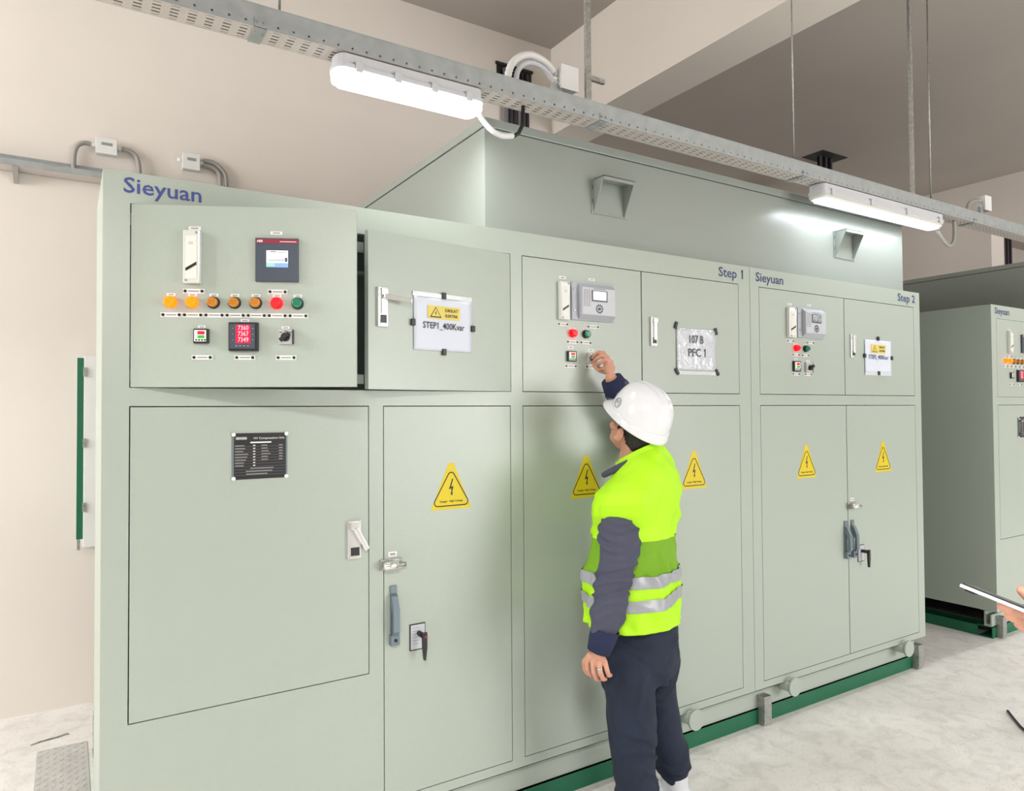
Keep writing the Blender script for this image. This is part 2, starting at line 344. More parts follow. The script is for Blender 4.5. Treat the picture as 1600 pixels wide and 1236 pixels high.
def plate(d, x, z, w=.178, h=.152):
    m = MB().box(x-w/2, x+w/2, -.003, 0, z-h/2, z+h/2, BLACK)
    for a in (x-w/2, x+w/2-.005): m.box(a, a+.005, -.0036, -.003, z-h/2, z+h/2, ZINC)
    for sx in (-1, 1):
        for sz in (-1, 1): m.cyl((x+sx*(w/2-.004), -.007, z+sz*(h/2-.004)), (x+sx*(w/2-.004), -.003, z+sz*(h/2-.004)), .0065, LABEL, n=12)
    m.box(x-w*.44, x-w*.24, -.0036, -.003, z+h*.36, z+h*.42, INKG).text('SIEYUAN', x-w*.34, z+h*.37, .008, LABEL, y=-.0042)
    m.text('HV Compensation Unit', x+w*.16, z+h*.365, .0105, LABEL, y=-.0038); m.box(x-w*.18, x+w*.2, -.0036, -.003, z+h*.28, z+h*.31, LABEL)
    for k in range(11):
        zz = z+h*(.22-k*.062)
        m.box(x-w*.46, x+w*.46, -.0034, -.003, zz-.0022, zz-.0018, INKG)
        if k < 8:
            m.box(x-w*.45, x-w*(.45-random.uniform(.14, .24)), -.0036, -.003, zz, zz+.0028, INKG).box(x-w*.13, x-w*.09, -.0036, -.003, zz, zz+.003, LABEL)
            if k < 6: m.box(x+w*.02, x+w*random.uniform(.12, .2), -.0036, -.003, zz, zz+.0028, INKG).box(x+w*.34, x+w*.41, -.0036, -.003, zz, zz+.003, INKG)
        else: m.box(x-w*random.uniform(.15, .28), x+w*random.uniform(.1, .25), -.0036, -.003, zz, zz+.0028, INKG)
    m.build('nameplate', d, label='black engraved nameplate')
def door_lock(d, x, z):
    m = MB().box(x-.034, x+.052, -.010, 0, z-.019, z+.019, STEEL, .002)
    m.tube([(x-.028, -.028, z), (x-.020, -.032, z), (x+.022, -.032, z), (x+.028, -.028, z)], [.012, .0165, .0165, .010], CHROME, n=18)
    m.cyl((x+.02, -.022, z), (x+.058, -.030, z-.001), .0085, STEEL, n=12).box(x-.026, x+.02, -.026, -.005, z-.006, z+.006, STEEL)
    m.build('door_lock', d, label='cylindrical chrome lock')
    stick(d, x+.018, z+.035, .034, .018)
def pull(d, x, z, h=.215):
    m = MB().box(x-.012, x+.014, -.008, 0, z-h/2, z+h/2, ZINC, .002)
    m.prism([(-.006, z+h*.38), (-.020, z+h*.33), (-.038, z+h*.12), (-.040, z-h*.25), (-.028, z-h*.33), (-.022, z-h*.33), (-.024, z-h*.2), (-.026, z+h*.02), (-.006, z+h*.2)], x-.012, x+.012, ZINC, axis='x')
    m.box(x-.016, x+.018, -.024, 0, z-h/2, z-h*.32, ZINC, .003).cyl((x+.002, -.028, z-h*.41), (x+.002, -.024, z-h*.41), .006, BLACK, n=12)
    m.build('pull_handle', d, label='blue grey metal pull handle')
def key_switch(d, x, z, w=.064, h=.098):
    m = MB().box(x-w/2, x+w/2, -.003, 0, z-h/2, z+h/2, BLACK).box(x-w/2+.004, x+w/2-.003, -.004, -.003, z-h/2+.004, z+h/2-.004, RELAYF)
    for k in range(6): m.box(x-w*.3, x+w*random.uniform(0, .1), -.0045, -.004, z+h*(.34-k*.12), z+h*(.36-k*.12), INKG)
    m.cyl((x+.006, -.040, z+.012), (x+.006, -.004, z+.012), .010, BLACK, n=16)
    m.prism([(x+.000, z+.022), (x+.018, z+.024), (x+.018, z-.03), (x+.012, z-.078), (x+.006, z-.076), (x+.001, z-.03)], -.050, -.038, BLACK)
    m.cyl((x+.010, -.053, z+.010), (x+.010, -.050, z+.010), .005, REDSTR, n=12)
    m.build('interlock_switch', d, label='rotary interlock with black lever')
def make_door(root, rl, hx, w, z0, z1, side='l', ang=0, name='door', flange=False):
    """hinged panel; local x runs from the hinge, positive for a left hinge, negative for a right one"""
    d = empty_mesh = MB()
    s = 1 if side == 'l' else -1
    x0, x1 = (0, w) if s > 0 else (-w, 0)
    d.box(x0, x1, 0, .003, z0, z1, PAINT)
    t = .026
    d.box(x0, x0+.003, .003, t, z0, z1, PAINT).box(x1-.003, x1, .003, t, z0, z1, PAINT).box(x0+.003, x1-.003, .003, t, z1-.003, z1, PAINT).box(x0+.003, x1-.003, .003, t, z0, z0+.003, PAINT)
    o = d.build(name, root)
    o.location = (hx-rl[0], FY-rl[1], 0); o.rotation_euler = (0, 0, -s*math.radians(ang))
    return o
class Dr:                                            # places items on a door by their position along the front
    def __init__(s, o, hx): s.o = o; s.hx = hx
    def __call__(s, x): return x-s.hx
def frame(root, rl, x0, x1, opens, z0=.2, z1=2.392, depth=1.75, y_in=.022, left_depth=None, sides=(1, 1), text=None):
    """shell with a front sheet cut out at the door openings (x0,x1,z0,z1)"""
    m = MB(); xs = sorted({x0, x1, *[v for o in opens for v in o[:2]]}); zs = sorted({z0, z1, *[v for o in opens for v in o[2:]]})
    def hole(a, b, c, d): return any(a >= o[0]-1e-6 and b <= o[1]+1e-6 and c >= o[2]-1e-6 and d <= o[3]+1e-6 for o in opens)
    solid = {}
    for i in range(len(xs)-1):
        k = 0
        while k < len(zs)-1:
            if not hole(xs[i], xs[i+1], zs[k], zs[k+1]):
                j = k
                while j+1 < len(zs)-1 and not hole(xs[i], xs[i+1], zs[j+1], zs[j+2]): j += 1
                m.box(xs[i], xs[i+1], FY, FY+y_in, zs[k], zs[j+1], PAINT); k = j
            k += 1
    D = FY+depth
    m.box(x0, x0+.004, FY+y_in, D, z0, z1, PAINT).box(x1-.004, x1, FY+y_in, D, z0, z1, PAINT)
    m.box(x0, x1, D-.004, D, z0, z1, PAINT).box(x0+.004, x1-.004, FY+y_in, D-.004, z1-.02, z1, PAINT).box(x0+.004, x1-.004, FY+y_in, D-.004, z0, z0+.004, PAINT)
    m.build('housing', root, rl)
    for o in opens:                                   # dark compartment behind each doorway
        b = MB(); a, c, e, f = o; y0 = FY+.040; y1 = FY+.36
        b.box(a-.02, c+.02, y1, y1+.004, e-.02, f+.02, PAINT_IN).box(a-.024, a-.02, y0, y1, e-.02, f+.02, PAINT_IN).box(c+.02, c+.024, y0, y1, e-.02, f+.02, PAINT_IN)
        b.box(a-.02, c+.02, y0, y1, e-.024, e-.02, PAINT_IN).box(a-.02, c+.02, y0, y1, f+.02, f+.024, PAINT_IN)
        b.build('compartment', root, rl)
def lettering(root, rl, st, x0, x1, zb, cap, m):
    vs, _ = text_geo(st, .0); w = max(v.x for v in vs)-min(v.x for v in vs); size = cap/.70
    t = MB().text(st, x0, zb, size, m, y=FY-.0012, center=False, xs=(x1-x0)/(w*size), bold=.012)
    t.build('lettering', root, rl, label='blue lettering')

G = .0035                                             # gap around a door
def gate(root, rl, a, c, e, f, side='l', ang=0, name='door'):
    hx = a+G if side == 'l' else c-G
    o = make_door(root, rl, hx, (c-a)-2*G, e+G, f-G, side, ang, name); return Dr(o, hx)
ZU0, ZU1, ZL0, ZL1 = 1.728, 2.296, .235, 1.672
def incomer_front(root, rl, dx, angs):
    # upper left door with instruments
    d = Dr(make_door(root, rl, .166+dx, .679, ZU0+.002, ZU1-.002, 'l', angs[0], 'instrument_door'), 0)
    o = d.o; k = lambda u: u
    stick(o, .187, 2.223, .036, .011); case(o, .1835, 2.131, .050, .164); screw_strip(o, .185, 2.027)
    stick(o, .433, 2.2135, .036, .010); touch(o, .4365, 2.127); screw_strip(o, .437, 2.028, .052)
    lens = [(ORANGE_ON, 'bright orange lit lamp'), (ORANGE_ON, 'bright orange lit lamp'), (AMBER, 'dull amber lamp in black ring'), (AMBER, 'dull amber lamp in black ring'), (AMBER, 'dull amber lamp in black ring'), (RED_ON, 'lit red lamp'), (GREENL, 'dark green lamp')]
    for i, (ln, lb) in enumerate(lens):
        x = .118+i*.0634; indicator(o, x, 1.992, ln, lb); stick(o, x, 2.0155, .026, .009); screw_strip(o, x+.001, 1.953, .054)
    controller(o, .210, 1.887); meter(o, .3365, 1.8855); rotary(o, .4635, 1.886)
    stick(o, .209, 1.9165, .022, .008); stick(o, .338, 1.937, .026, .008); stick(o, .461, 1.9155, .024, .008)
    for x in (.211, .338, .463): screw_strip(o, x, 1.8215, .054)
    d2 = make_door(root, rl, 1.538+dx, .6465, ZU0+.002, ZU1-.002, 'r', angs[1], 'door')
    MB().box(-.6465, -.641, .026, .034, 1.745, 2.28, RUBBER).build('door_gasket', d2, label='dark navy gasket')
    latch(d2, -.594, 2.023, lever='out')
    # lower doors
    a = gate(root, rl, .163+dx, .931+dx, .706, ZL1, 'l'); latch(a.o, a(.872+dx), 1.195, .050, .135, 'swung'); plate(a.o, a(.5495+dx), 1.506)
    b = gate(root, rl, .985+dx, 1.538+dx, ZL0, ZL1, 'r'); warning(b.o, b(1.264+dx), 1.272, .175, .178)
    door_lock(b.o, b(1.003+dx), 1.091); pull(b.o, b(1.021+dx), .904); key_switch(b.o, b(1.119+dx), .808)
    return d2
def step_front(root, rl, x0, x1, xs, xsl, off, lcd, wide, locks=False, wx=()):
    """pair of doors over pair of doors; off maps instrument positions"""
    a = gate(root, rl, x0, xs, ZU0, ZU1, 'l', name='instrument_door'); b = gate(root, rl, xs, x1, ZU0, ZU1, 'r')
    o = a.o; L = lambda x: a(x)
    cx, cw, r0, r1, l1, l2, c1, c2, cwid = off
    case(o, L(cx), 2.121, cw, .164); relay(o, L(r0), L(r1), 2.043, 2.209, lcd)
    stick(o, L(cx), 2.222, .034, .012); stick(o, L((r0+r1)/2), 2.228, .034, .010); screw_strip(o, L(cx), 2.021, .050); screw_strip(o, L((r0+r1)/2+.005), 2.019, .058)
    indicator(o, L(l1), 1.984, RED_ON, 'lit red lamp'); indicator(o, L(l2), 1.984, GREENL, 'dark green lamp')
    stick(o, L(l1), 2.006, .03, .006); stick(o, L(l2), 2.006, .03, .006); screw_strip(o, L(l1), 1.947, .056); screw_strip(o, L(l2), 1.947, .056)
    controller(o, L(c1), 1.884, cwid); rotary(o, L(c2), 1.880, cwid)
    stick(o, L(c1), 1.922, .03, .012); stick(o, L(c2), 1.915, .03, .012); screw_strip(o, L(c1), 1.842, .056); screw_strip(o, L(c2), 1.842, .056)
    latch(b.o, b(wide[0]), 2.018, .038, .138)
    c = gate(root, rl, x0, xsl, ZL0, ZL1, 'l'); d = gate(root, rl, xsl, x1, ZL0, ZL1, 'r')
    warning(c.o, c(wx[0]), 1.271); warning(d.o, d(wx[1]), 1.268)
    if locks:
        door_lock(d.o, d(xsl+.025), 1.087); pull(c.o, c(xsl-.030), .897); pull(d.o, d(xsl+.035), .897); key_switch(d.o, d(xsl+.120), .803)
    return b

# left cabinet: incomer section and first step
RA = (.09, FY, 0); A = tag(empty('switchgear_cabinet', RA), 'wide grey-green switchgear cabinet at left, its two upper doors standing open, lettered Step 1', 'cabinet')
opA = [(.163, 1.541, ZU0, ZU1), (.163, .931, .706, ZL1), (.985, 1.538, ZL0, ZL1), (1.596, 2.924, ZU0, ZU1), (1.596, 2.924, ZL0, ZL1)]
# the incomer section is shallow, the step section deep
def frameA(dx, root, rl, deep):
    frame(root, rl, .09+dx, 1.567+dx, [(a+dx, b+dx, c, d) for a, b, c, d in opA[:3]], depth=1.75 if deep else .50)
frameA(0, A, RA, False)
frame(A, RA, 1.567, 3.010, opA[3:])
MB().box(.13, 1.56, FY+.024, FY+.034, 2.235, 2.272, PAINT).box(.13, 1.56, FY+.024, FY+.034, 1.752, 1.786, PAINT).box(.80, .825, FY+.036, FY+.056, 1.745, 2.28, PAINT).build('inner_frame', A, RA)
D400 = incomer_front(A, RA, 0, (25.6, 7.5))
DPF = step_front(A, RA, 1.596, 2.924, 2.257, 2.257, (1.805, .050, 1.846, 2.083, 1.855, 1.928, 1.846, 1.957, .045), LCD, (2.326,), wx=(1.926, 2.588))
lettering(A, RA, 'Sieyuan', .143, .362, 2.3285, .047, LOGO); lettering(A, RA, 'Step 1', 2.776, 2.956, 2.324, .047, NAVYINK)
# right cabinet: second step
RB = (3.013, FY, 0); B = tag(empty('switchgear_cabinet', RB), 'narrower grey-green switchgear cabinet lettered Step 2, joined to the right end of the wide one', 'cabinet')
frame(B, RB, 3.013, 4.646, [(3.082, 4.575, ZU0, ZU1), (3.082, 4.575, ZL0, ZL1)])
DS2 = step_front(B, RB, 3.082, 4.575, 3.831, 3.838, (3.336, .062, 3.392, 3.620, 3.382, 3.465, 3.381, 3.488, .057), LCDOFF, (3.902,), True, wx=(3.463, 4.206))
lettering(B, RB, 'Sieyuan', 3.057, 3.280, 2.324, .047, NAVYINK); lettering(B, RB, 'Step 2', 4.394, 4.590, 2.324, .047, NAVYINK)
# far row
DX = 5.503
RC = (.09+DX, FY, 0); C = tag(empty('switchgear_cabinet', RC), 'switchgear cabinet of the next row, at the right edge with its dark side showing', 'cabinet')
frameA(DX, C, RC, True); incomer_front(C, RC, DX, (0, 0)); frame(C, RC, 7.07, 8.513, [(x+DX, y+DX, c, d) for x, y, c, d in opA[3:]])
step_front(C, RC, 1.596+DX, 2.924+DX, 2.257+DX, 2.257+DX, (1.805+DX, .050, 1.846+DX, 2.083+DX, 1.855+DX, 1.928+DX, 1.846+DX, 1.957+DX, .045), LCD, (2.326+DX,), wx=(1.926+DX, 2.588+DX))
lettering(C, RC, 'Sieyuan', .143+DX, .362+DX, 2.3285, .047, NAVYINK)

# plenums on top of the cabinets
def hood(p, x, z, y, w=.185):
    h, d, t = .158, .075, .003
    m = MB()
    for a in (x, x+w-t): m.prism([(y, z), (y, z+h), (y-d, z+h), (y-d, z+h-.006)], a, a+t, PLENUM, axis='x')
    m.box(x, x+w, y-d, y, z+h-t, z+h, PLENUM); m.box(x, x+w, y-d, y-d+.002, z+h-.018, z+h, PLENUM)
    m.box(x-.012, x, y-.003, y, z, z+h, PLENUM).box(x+w, x+w+.012, y-.003, y, z, z+h, PLENUM).box(x+.004, x+w-.004, y-.004, y-.001, z+.002, z+.008, PLENUM)
    for k in (.3, .7): m.box(x-.008, x-.005, y-.0036, y-.003, z+h*k, z+h*k+.02, DARK)
    return m
def plenum(x0, x1, lab, hoods):
    r = (x0, 2.52, 2.392); p = tag(empty('duct_plenum', r), lab, 'plenum')
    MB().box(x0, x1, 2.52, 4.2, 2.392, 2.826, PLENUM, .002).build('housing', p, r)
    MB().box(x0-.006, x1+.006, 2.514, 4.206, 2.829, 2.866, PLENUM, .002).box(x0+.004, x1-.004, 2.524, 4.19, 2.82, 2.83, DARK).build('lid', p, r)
    for hx in hoods: hood(p, hx, 2.545, 2.519).build('vent_hood', p, r)
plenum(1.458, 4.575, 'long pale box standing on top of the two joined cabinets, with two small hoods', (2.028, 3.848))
plenum(6.75, 8.50, 'dim box on top of the far row cabinet, behind the right cabinet', (7.35,))

# skids, green base beams, clamps
def skid(x0, x1, lab1, lab2, clamps, caps, grp):
    r = (x0, 2.50, .083); s = tag(empty('skid_frame', r), lab1, 'skid frame')
    m = MB()
    for y in (2.515, 4.0):
        m.box(x0, x1, y+.03, y+.04, .083, .2, PAINT).box(x0, x1, y-.01, y+.03, .083, .095, PAINT).box(x0, x1, y-.01, y, .095, .168, PAINT, .001).box(x0, x1, y+.001, y+.06, .19, .199, PAINT)
    for x in (x0+.35, x1-.40): m.box(x, x+.05, 2.57, 4.0, .11, .199, DARK)  # cross-members coloured black, painting in the shaded void under the cabinet
    m.box(x0, x1, 2.60, 3.98, .194, .199, DARK)  # black sheet under the body, the shade there put into its colour
    m.build('beam', s, r)
    for cx in caps: MB().cyl((cx, 2.425, .176), (cx, 2.55, .176), .036, PAINT, n=28).cyl((cx, 2.415, .176), (cx, 2.428, .176), .048, PAINT, n=32).build('lifting_lug', s, r, label='round pale end cap')
    g = MB()
    for y in (2.50, 3.98): g.box(x0, x1, y, y+.10, 0, .006, GREEN).box(x0, x1, y, y+.006, .006, .083, GREEN).box(x0, x1, y, y+.10, .077, .083, GREEN)
    for x in (x0, x1-.1): g.box(x, x+.006, 2.6, 3.98, 0, .083, GREEN).box(x, x+.1, 2.6, 3.98, .077, .083, GREEN)
    solo(g, 'base_beam', (x0, 2.5, 0), lab2, 'steel beam')
    for cx, lb in clamps:
        c = MB().box(cx-.028, cx+.028, 2.456, 2.464, .012, .152, STEEL).box(cx-.028, cx+.028, 2.464, 2.504, .146, .152, STEEL).box(cx-.028, cx+.028, 2.464, 2.498, 0, .012, STEEL).box(cx-.028, cx-.023, 2.464, 2.497, .012, .146, STEEL)
        solo(c, 'hold_down_clamp', (cx, 2.48, 0), lb, 'clamp')
skid(.12, 4.60, 'pale welded skid frame with round end caps under the joined cabinets', 'dark green steel beam lying on the floor under the joined cabinets', [(3.11, 'steel clamp on the green beam near the seam between the two cabinets'), (4.59, 'steel clamp on the green beam at the right end of the Step 2 cabinet')], (.75, 2.545, 3.285, 4.387), '')
skid(5.62, 8.5, 'skid frame under the far row cabinet at the right edge', 'green steel beam on the floor under the far row cabinet', [(5.70, 'steel clamp on the green beam of the far row cabinet')], (6.3,), '')

# paper notices
def notice(dr, x0, x1, z0, z1, pts, lab, kind, tilt=0, local=None):
    dobj, T = dr
    root = tag(empty('paper_notice', (0, 0, 0)), lab, 'notice'); root.matrix_world = T @ Matrix.Translation(((x0+x1)/2, -.001, z0))
    cx = (x0+x1)/2; w = x1-x0; h = z1-z0; m = MB()
    n = 14; vs = []
    for j in range(n+1):
        for i in range(n+1):
            x = -w/2+w*i/n; z = h*j/n; y = -.0035-.0012*noise.noise(Vector((x*14+x0*9, z*14, 3))) - (.0015 if kind == 'sleeve' else 0)*abs(noise.noise(Vector((x*30, z*30, 7))))
            vs.append((x, min(y, -.0012), z))
    fs = [(j*(n+1)+i, j*(n+1)+i+1, (j+1)*(n+1)+i+1, (j+1)*(n+1)+i) for j in range(n) for i in range(n)]
    k = len(vs); vs2 = vs+[(v[0], v[1]+.0007, v[2]) for v in vs]
    rim = [i for i in range(n)] ; fs2 = fs+[tuple(k+a for a in reversed(f)) for f in fs]
    def e(a, b): fs2.append((a, b, b+k, a+k))
    for i in range(n): e(i+1, i); e(n*(n+1)+i, n*(n+1)+i+1); e(i*(n+1), (i+1)*(n+1)); e((i+1)*(n+1)+n, i*(n+1)+n)
    m._add(vs2, fs2, SLEEVE if kind == 'sleeve' else PAPER, smooth=True); m.build('sheet', root)
    Y = -.0068
    if kind == 'sleeve':
        t = MB().text('107 B', -.005, h*.655, .056, SLATE, y=Y, bold=.008, xs=.8).text('PFC 1', 0, h*.335, .056, SLATE, y=Y, bold=.008, xs=.95); t.build('print', root, label='printed grey lettering')
        MB().box(-w/2, w/2, -.004, -.001, -.022, -.003, FILM).build('sleeve_edge', root)
        for (px, pz, a) in ((-w/2-.004, h+.012, 20), (w/2+.004, h-.004, -15), (-w/2, -.008, -35), (w/2+.01, -.006, -35)):
            T2 = Matrix.Translation((px, 0, pz)) @ Matrix.Rotation(math.radians(a), 4, 'Y')
            MB().box(-.007, .007, -.009, -.001, -.017, .017, BLACK, .002, T=T2).build('tape_piece', root, label='black tape')
    else:
        z = h*.60; s = w/.265
        t = MB().box(-.073*s, .073*s, Y, -.004, z, z+.049*s, YELLOW2)
        t.prism([(-.064*s, z+.005), (-.012*s, z+.005), (-.038*s, z+.045*s)], Y-.0006, Y, INK).prism([(-.058*s, z+.009), (-.018*s, z+.009), (-.038*s, z+.040*s)], Y-.0010, Y-.0005, YELLOW2)
        t.prism([(-.036*s, z+.032*s), (-.043*s, z+.020*s), (-.038*s, z+.021*s), (-.040*s, z+.012*s), (-.033*s, z+.023*s), (-.038*s, z+.022*s)], Y-.0015, Y-.0008, INK)
        t.text('DIKKAT', .034*s, z+.029*s, .017*s, INK, y=Y-.0008, bold=.02).text('ELEKTRIK', .034*s, z+.009*s, .0155*s, INK, y=Y-.0008, bold=.02, xs=.9)
        t.build('danger_print', root, label='small yellow danger panel')
        MB().text('STEP1_400Kvar' if kind == 'a' else 'STEP2_400Kvar', 0, h*.415, .034 if kind == 'a' else .036, INK if kind == 'a' else NAVYINK, y=Y, bold=.008, xs=(.86 if kind == 'a' else .86)*s).build('print', root, label='printed lettering')
        if kind == 'a': MB().box(-w/2-.004, w/2, -.004, -.001, h, h+.016, FILM).build('sleeve_edge', root)
        else: MB().box(-w/2, w/2, -.004, -.001, -.018, 0, FILM).build('sleeve_edge', root)
        for (px, pz) in ((0, h+.010), (-w/2-.005, h*.5), (w/2+.004, h*.47), (0, -.004)):
            MB().box(px-.0085, px+.0085, -.011, -.001, pz-.012, pz+.012, BLACK, .002).build('magnet', root, label='black magnet')
bpy.context.view_layer.update()
def Tw(o): return Matrix.Translation(o.location + o.parent.location) @ o.rotation_euler.to_matrix().to_4x4()
notice((D400, Tw(D400)), -.4625, -.1985, 1.878, 2.078, None, 'white sheet reading STEP1_400Kvar, held by four black magnets on the open upper door', 'a')
notice((DPF.o, Matrix.Translation((0, FY, 0))), 2.476, 2.744, 1.842, 2.044, None, 'creased plastic-sleeved sheet reading 107 B, taped at its corners on the Step 1 door', 'sleeve')
notice((DS2.o, Matrix.Translation((0, FY, 0))), 4.028, 4.304, 1.868, 2.064, None, 'sheet with a yellow panel on the Step 2 door, held by four black magnets', 'b')

# ------------------------------------------------------------------ overhead cable tray, rods, lamps
def tray_bottom(x0, x1, y0, y1, z, m, mt):
    xs = [x0]; ys = [y0]
    per = .05; n = int((x1-x0)/per)
    rows = [(.012, .0035), (.032, .007), (.052, .007), (.072, .007), (.088, .0035)]
    yb = [y0]; hole = []
    for c, hw in rows: yb += [y0+c-hw*.5, y0+c+hw*.5]
    yb.append(y1)
    for i in range(n):
        a = x0+i*per; cuts = [a, a+.012, a+.036, a+per]
        for ix in range(3):
            for iy in range(len(yb)-1):
                if ix == 1 and iy % 2 == 1: continue
                m._add([(cuts[ix], yb[iy], z), (cuts[ix+1], yb[iy], z), (cuts[ix+1], yb[iy+1], z), (cuts[ix], yb[iy+1], z)], [(0, 3, 2, 1)], mt)
def tray_side(x0, x1, y, z0, z1, m, mt):
    per = .05; n = int((x1-x0)/per); zb = [z0, z0+.010, z0+.017, z1]
    for i in range(n):
        a = x0+i*per; cuts = [a, a+.021, a+.028, a+per]
        for ix in range(3):
            for iz in range(3):
                if ix == 1 and iz == 1: continue
                m._add([(cuts[ix], y, zb[iz]), (cuts[ix+1], y, zb[iz]), (cuts[ix+1], y, zb[iz+1]), (cuts[ix], y, zb[iz+1])], [(0, 1, 2, 3)], mt)
def tray(y0, lab, x0=-3.9, x1=14):
    y1 = y0+.10; zb, zt = 2.882, 2.952
    r = (x0, y0, zb); t = tag(empty('cable_tray', r), lab, 'cable tray')
    m = MB(); tray_bottom(x0, x1, y0, y1, zb, m, GALV_BOUNCE); o = m.build('perforated_bottom', t, r, clean=False, label='bottom with rows of slots, bounce light painted in its pale colour')
    sd = o.modifiers.new('solid', 'SOLIDIFY'); sd.thickness = .0015
    m = MB()
    tray_side(x0, x1, y0, zb, zt, m, GALV); tray_side(x0, x1, y1, zb, zt, m, GALV)
    o = m.build('side_rail', t, r); sd = o.modifiers.new('solid', 'SOLIDIFY'); sd.thickness = .0015; sd.offset = 0
    MB().box(x0, x1, y0-.002, y0+.006, zt, zt+.004, GALV).box(x0, x1, y1-.006, y1+.002, zt, zt+.004, GALV).build('rolled_edge', t, r)
    for xj in (.52, 1.93, 3.30, 5.1):
        j = MB().box(xj-.02, xj+.02, y0-.004, y0-.001, zb+.0, zb+.03, GALV).box(xj-.02, xj+.02, y0, y1, zb-.005, zb-.002, GALV)
        for k in (-1, 1): j.cyl((xj+k*.012, y0-.008, zb+.016), (xj+k*.012, y0-.003, zb+.016), .005, STEEL, n=8).cyl((xj+k*.012, y0+.03, zb-.010), (xj+k*.012, y0+.03, zb-.004), .005, STEEL, n=8)
        j.build('splice_plate', t, r, label='splice plate with bolts')
    return t
TY = 2.325
tray(TY, 'long perforated steel cable tray hanging above the front of the cabinets')
tray(-.50, 'perforated cable tray behind the photographer, parallel to the one above the cabinets')
for k, (dy, rr) in enumerate(((.022, .009), (.052, .012), (.082, .009))):  # unseen cables added inside the tray so that its slots look dark
    mb = MB().tube([(-3.8+i*.4, TY+dy+.002*math.sin(i*1.7+k), 2.884+rr+.001) for i in range(44)], rr, CABLE if k != 1 else CABLEP, n=8)
    solo(mb, 'cable', (-3.8, TY+dy, 2.89), ('thin black cable added at the front of the overhead tray to darken its slots', 'thick grey cable added in the middle of the overhead tray to darken its slots', 'black cable added at the back of the overhead tray to darken its slots')[k], 'cable')
for x, y, wd, lb in ((.597, 2.40, .005, 'thin threaded rod hanging above the left lamp'), (1.908, 2.40, .014, 'steel channel hanger beside the white junction box, right of the left lamp'), (3.313, 2.40, .004, 'thin threaded rod left of the far lamp'), (4.485, 2.40, .015, 'thick hanger above the far lamp'), (4.70, 2.40, .005, 'thin threaded rod at the right end of the far lamp')):
    m = MB()
    if wd > .01:
        m.box(x-wd, x+wd, y-wd*.5, y+wd*.5, 2.90, ZC, STEEL)
        if x < 2: m.box(x, x+.09, y-.008, y+.008, 3.085, 3.105, STEEL)
    else: m.cyl((x, y, 2.90), (x, y, ZC), wd, STEEL, n=8)
    solo(m, 'tray_hanger', (x, y, 2.9), lb, 'hanger')
def lamp(x0, x1, yc, lab, twin=False, w=.10, power=None):
    zb, zt = 2.787, 2.876; r = (x0, yc, zb); L = tag(empty('ceiling_lamp', r), lab, 'lamp')
    m = MB(); h = MB()
    def stadium(a, b, hw, n=8):
        return [(a+hw*(1-math.cos(t)) if False else a+hw*.6-hw*.6*math.sin(t), yc+hw*math.cos(t)) for t in [math.pi*i/n for i in range(n+1)]] + [(b-hw*.6+hw*.6*math.sin(t), yc-hw*math.cos(t)) for t in [math.pi*i/n for i in range(n+1)]]
    h.prism(stadium(x0+.006, x1-.006, w*.44), 2.838, zt, LAMPB, axis='z').prism(stadium(x0, x1, w*.5), 2.826, 2.840, LAMPB, axis='z').build('lamp_housing', L, r)
    if twin:
        m.prism(stadium(x0+.004, x1-.004, w*.48), 2.812, 2.826, CLEAR, axis='z')
        m.prism(stadium(x0+.03, x1-.03, w*.34), 2.790, 2.812, GLOW, axis='z').prism(stadium(x0+.012, x1-.012, w*.42), 2.800, 2.812, WHITE, axis='z')
    else: m.prism(stadium(x0+.004, x1-.004, w*.48), 2.802, 2.826, GLOW, axis='z').prism(stadium(x0+.02, x1-.02, w*.38), 2.790, 2.802, GLOW, axis='z')
    m.build('diffuser', L, r, label='glowing white diffuser')
    c = MB()
    for k in range(4):
        xx = x0+.08+(x1-x0-.16)*k/3
        c.box(xx-.012, xx+.012, yc-w*.5-.006, yc-w*.5, 2.815, 2.850, LAMPB, .001)
    c.build('clip', L, r)
    li = bpy.data.lights.new('lamp_light', 'AREA'); li.shape = 'RECTANGLE'; li.size = x1-x0-.04; li.size_y = w*.8; li.energy = (power or LAMP_W)*(x1-x0)/1.2; li.color = (.86, .92, 1) if twin else (1, .985, .96)
    lo = bpy.data.objects.new('lamp_light', li); S.collection.objects.link(lo); lo.parent = L; lo.location = ((x1-x0)/2, 0, -.003)
    return L
LY = TY+.05
lamp(.765, 1.355, LY, 'short lit ceiling lamp with a solid white diffuser under the tray, nearest the camera', w=.115, power=7)
lamp(3.45, 4.72, LY, 'long lit ceiling lamp with a clear cover under the tray, above the Step 2 cabinet', True, w=.115)
for x, y, lb in ((-2.6, LY, 'lit lamp under the same tray, to the left of the frame'), (7.1, LY, 'lit lamp under the same tray, beyond the right edge'), (-.9, -.45, 'lit lamp behind the photographer, leftmost of its tray'), (3.0, -.45, 'lit lamp behind the photographer, second from the left'), (6.7, -.45, 'lit lamp behind the photographer, third from the left'), (10.4, -.45, 'lit lamp behind the photographer, rightmost of its tray'), (10.6, LY, 'lit lamp under the same tray, farthest to the right')):
    lamp(x, x+1.2, y, lb, power=5 if x == 3.0 else 58 if x == -.9 else LAMP_W2)

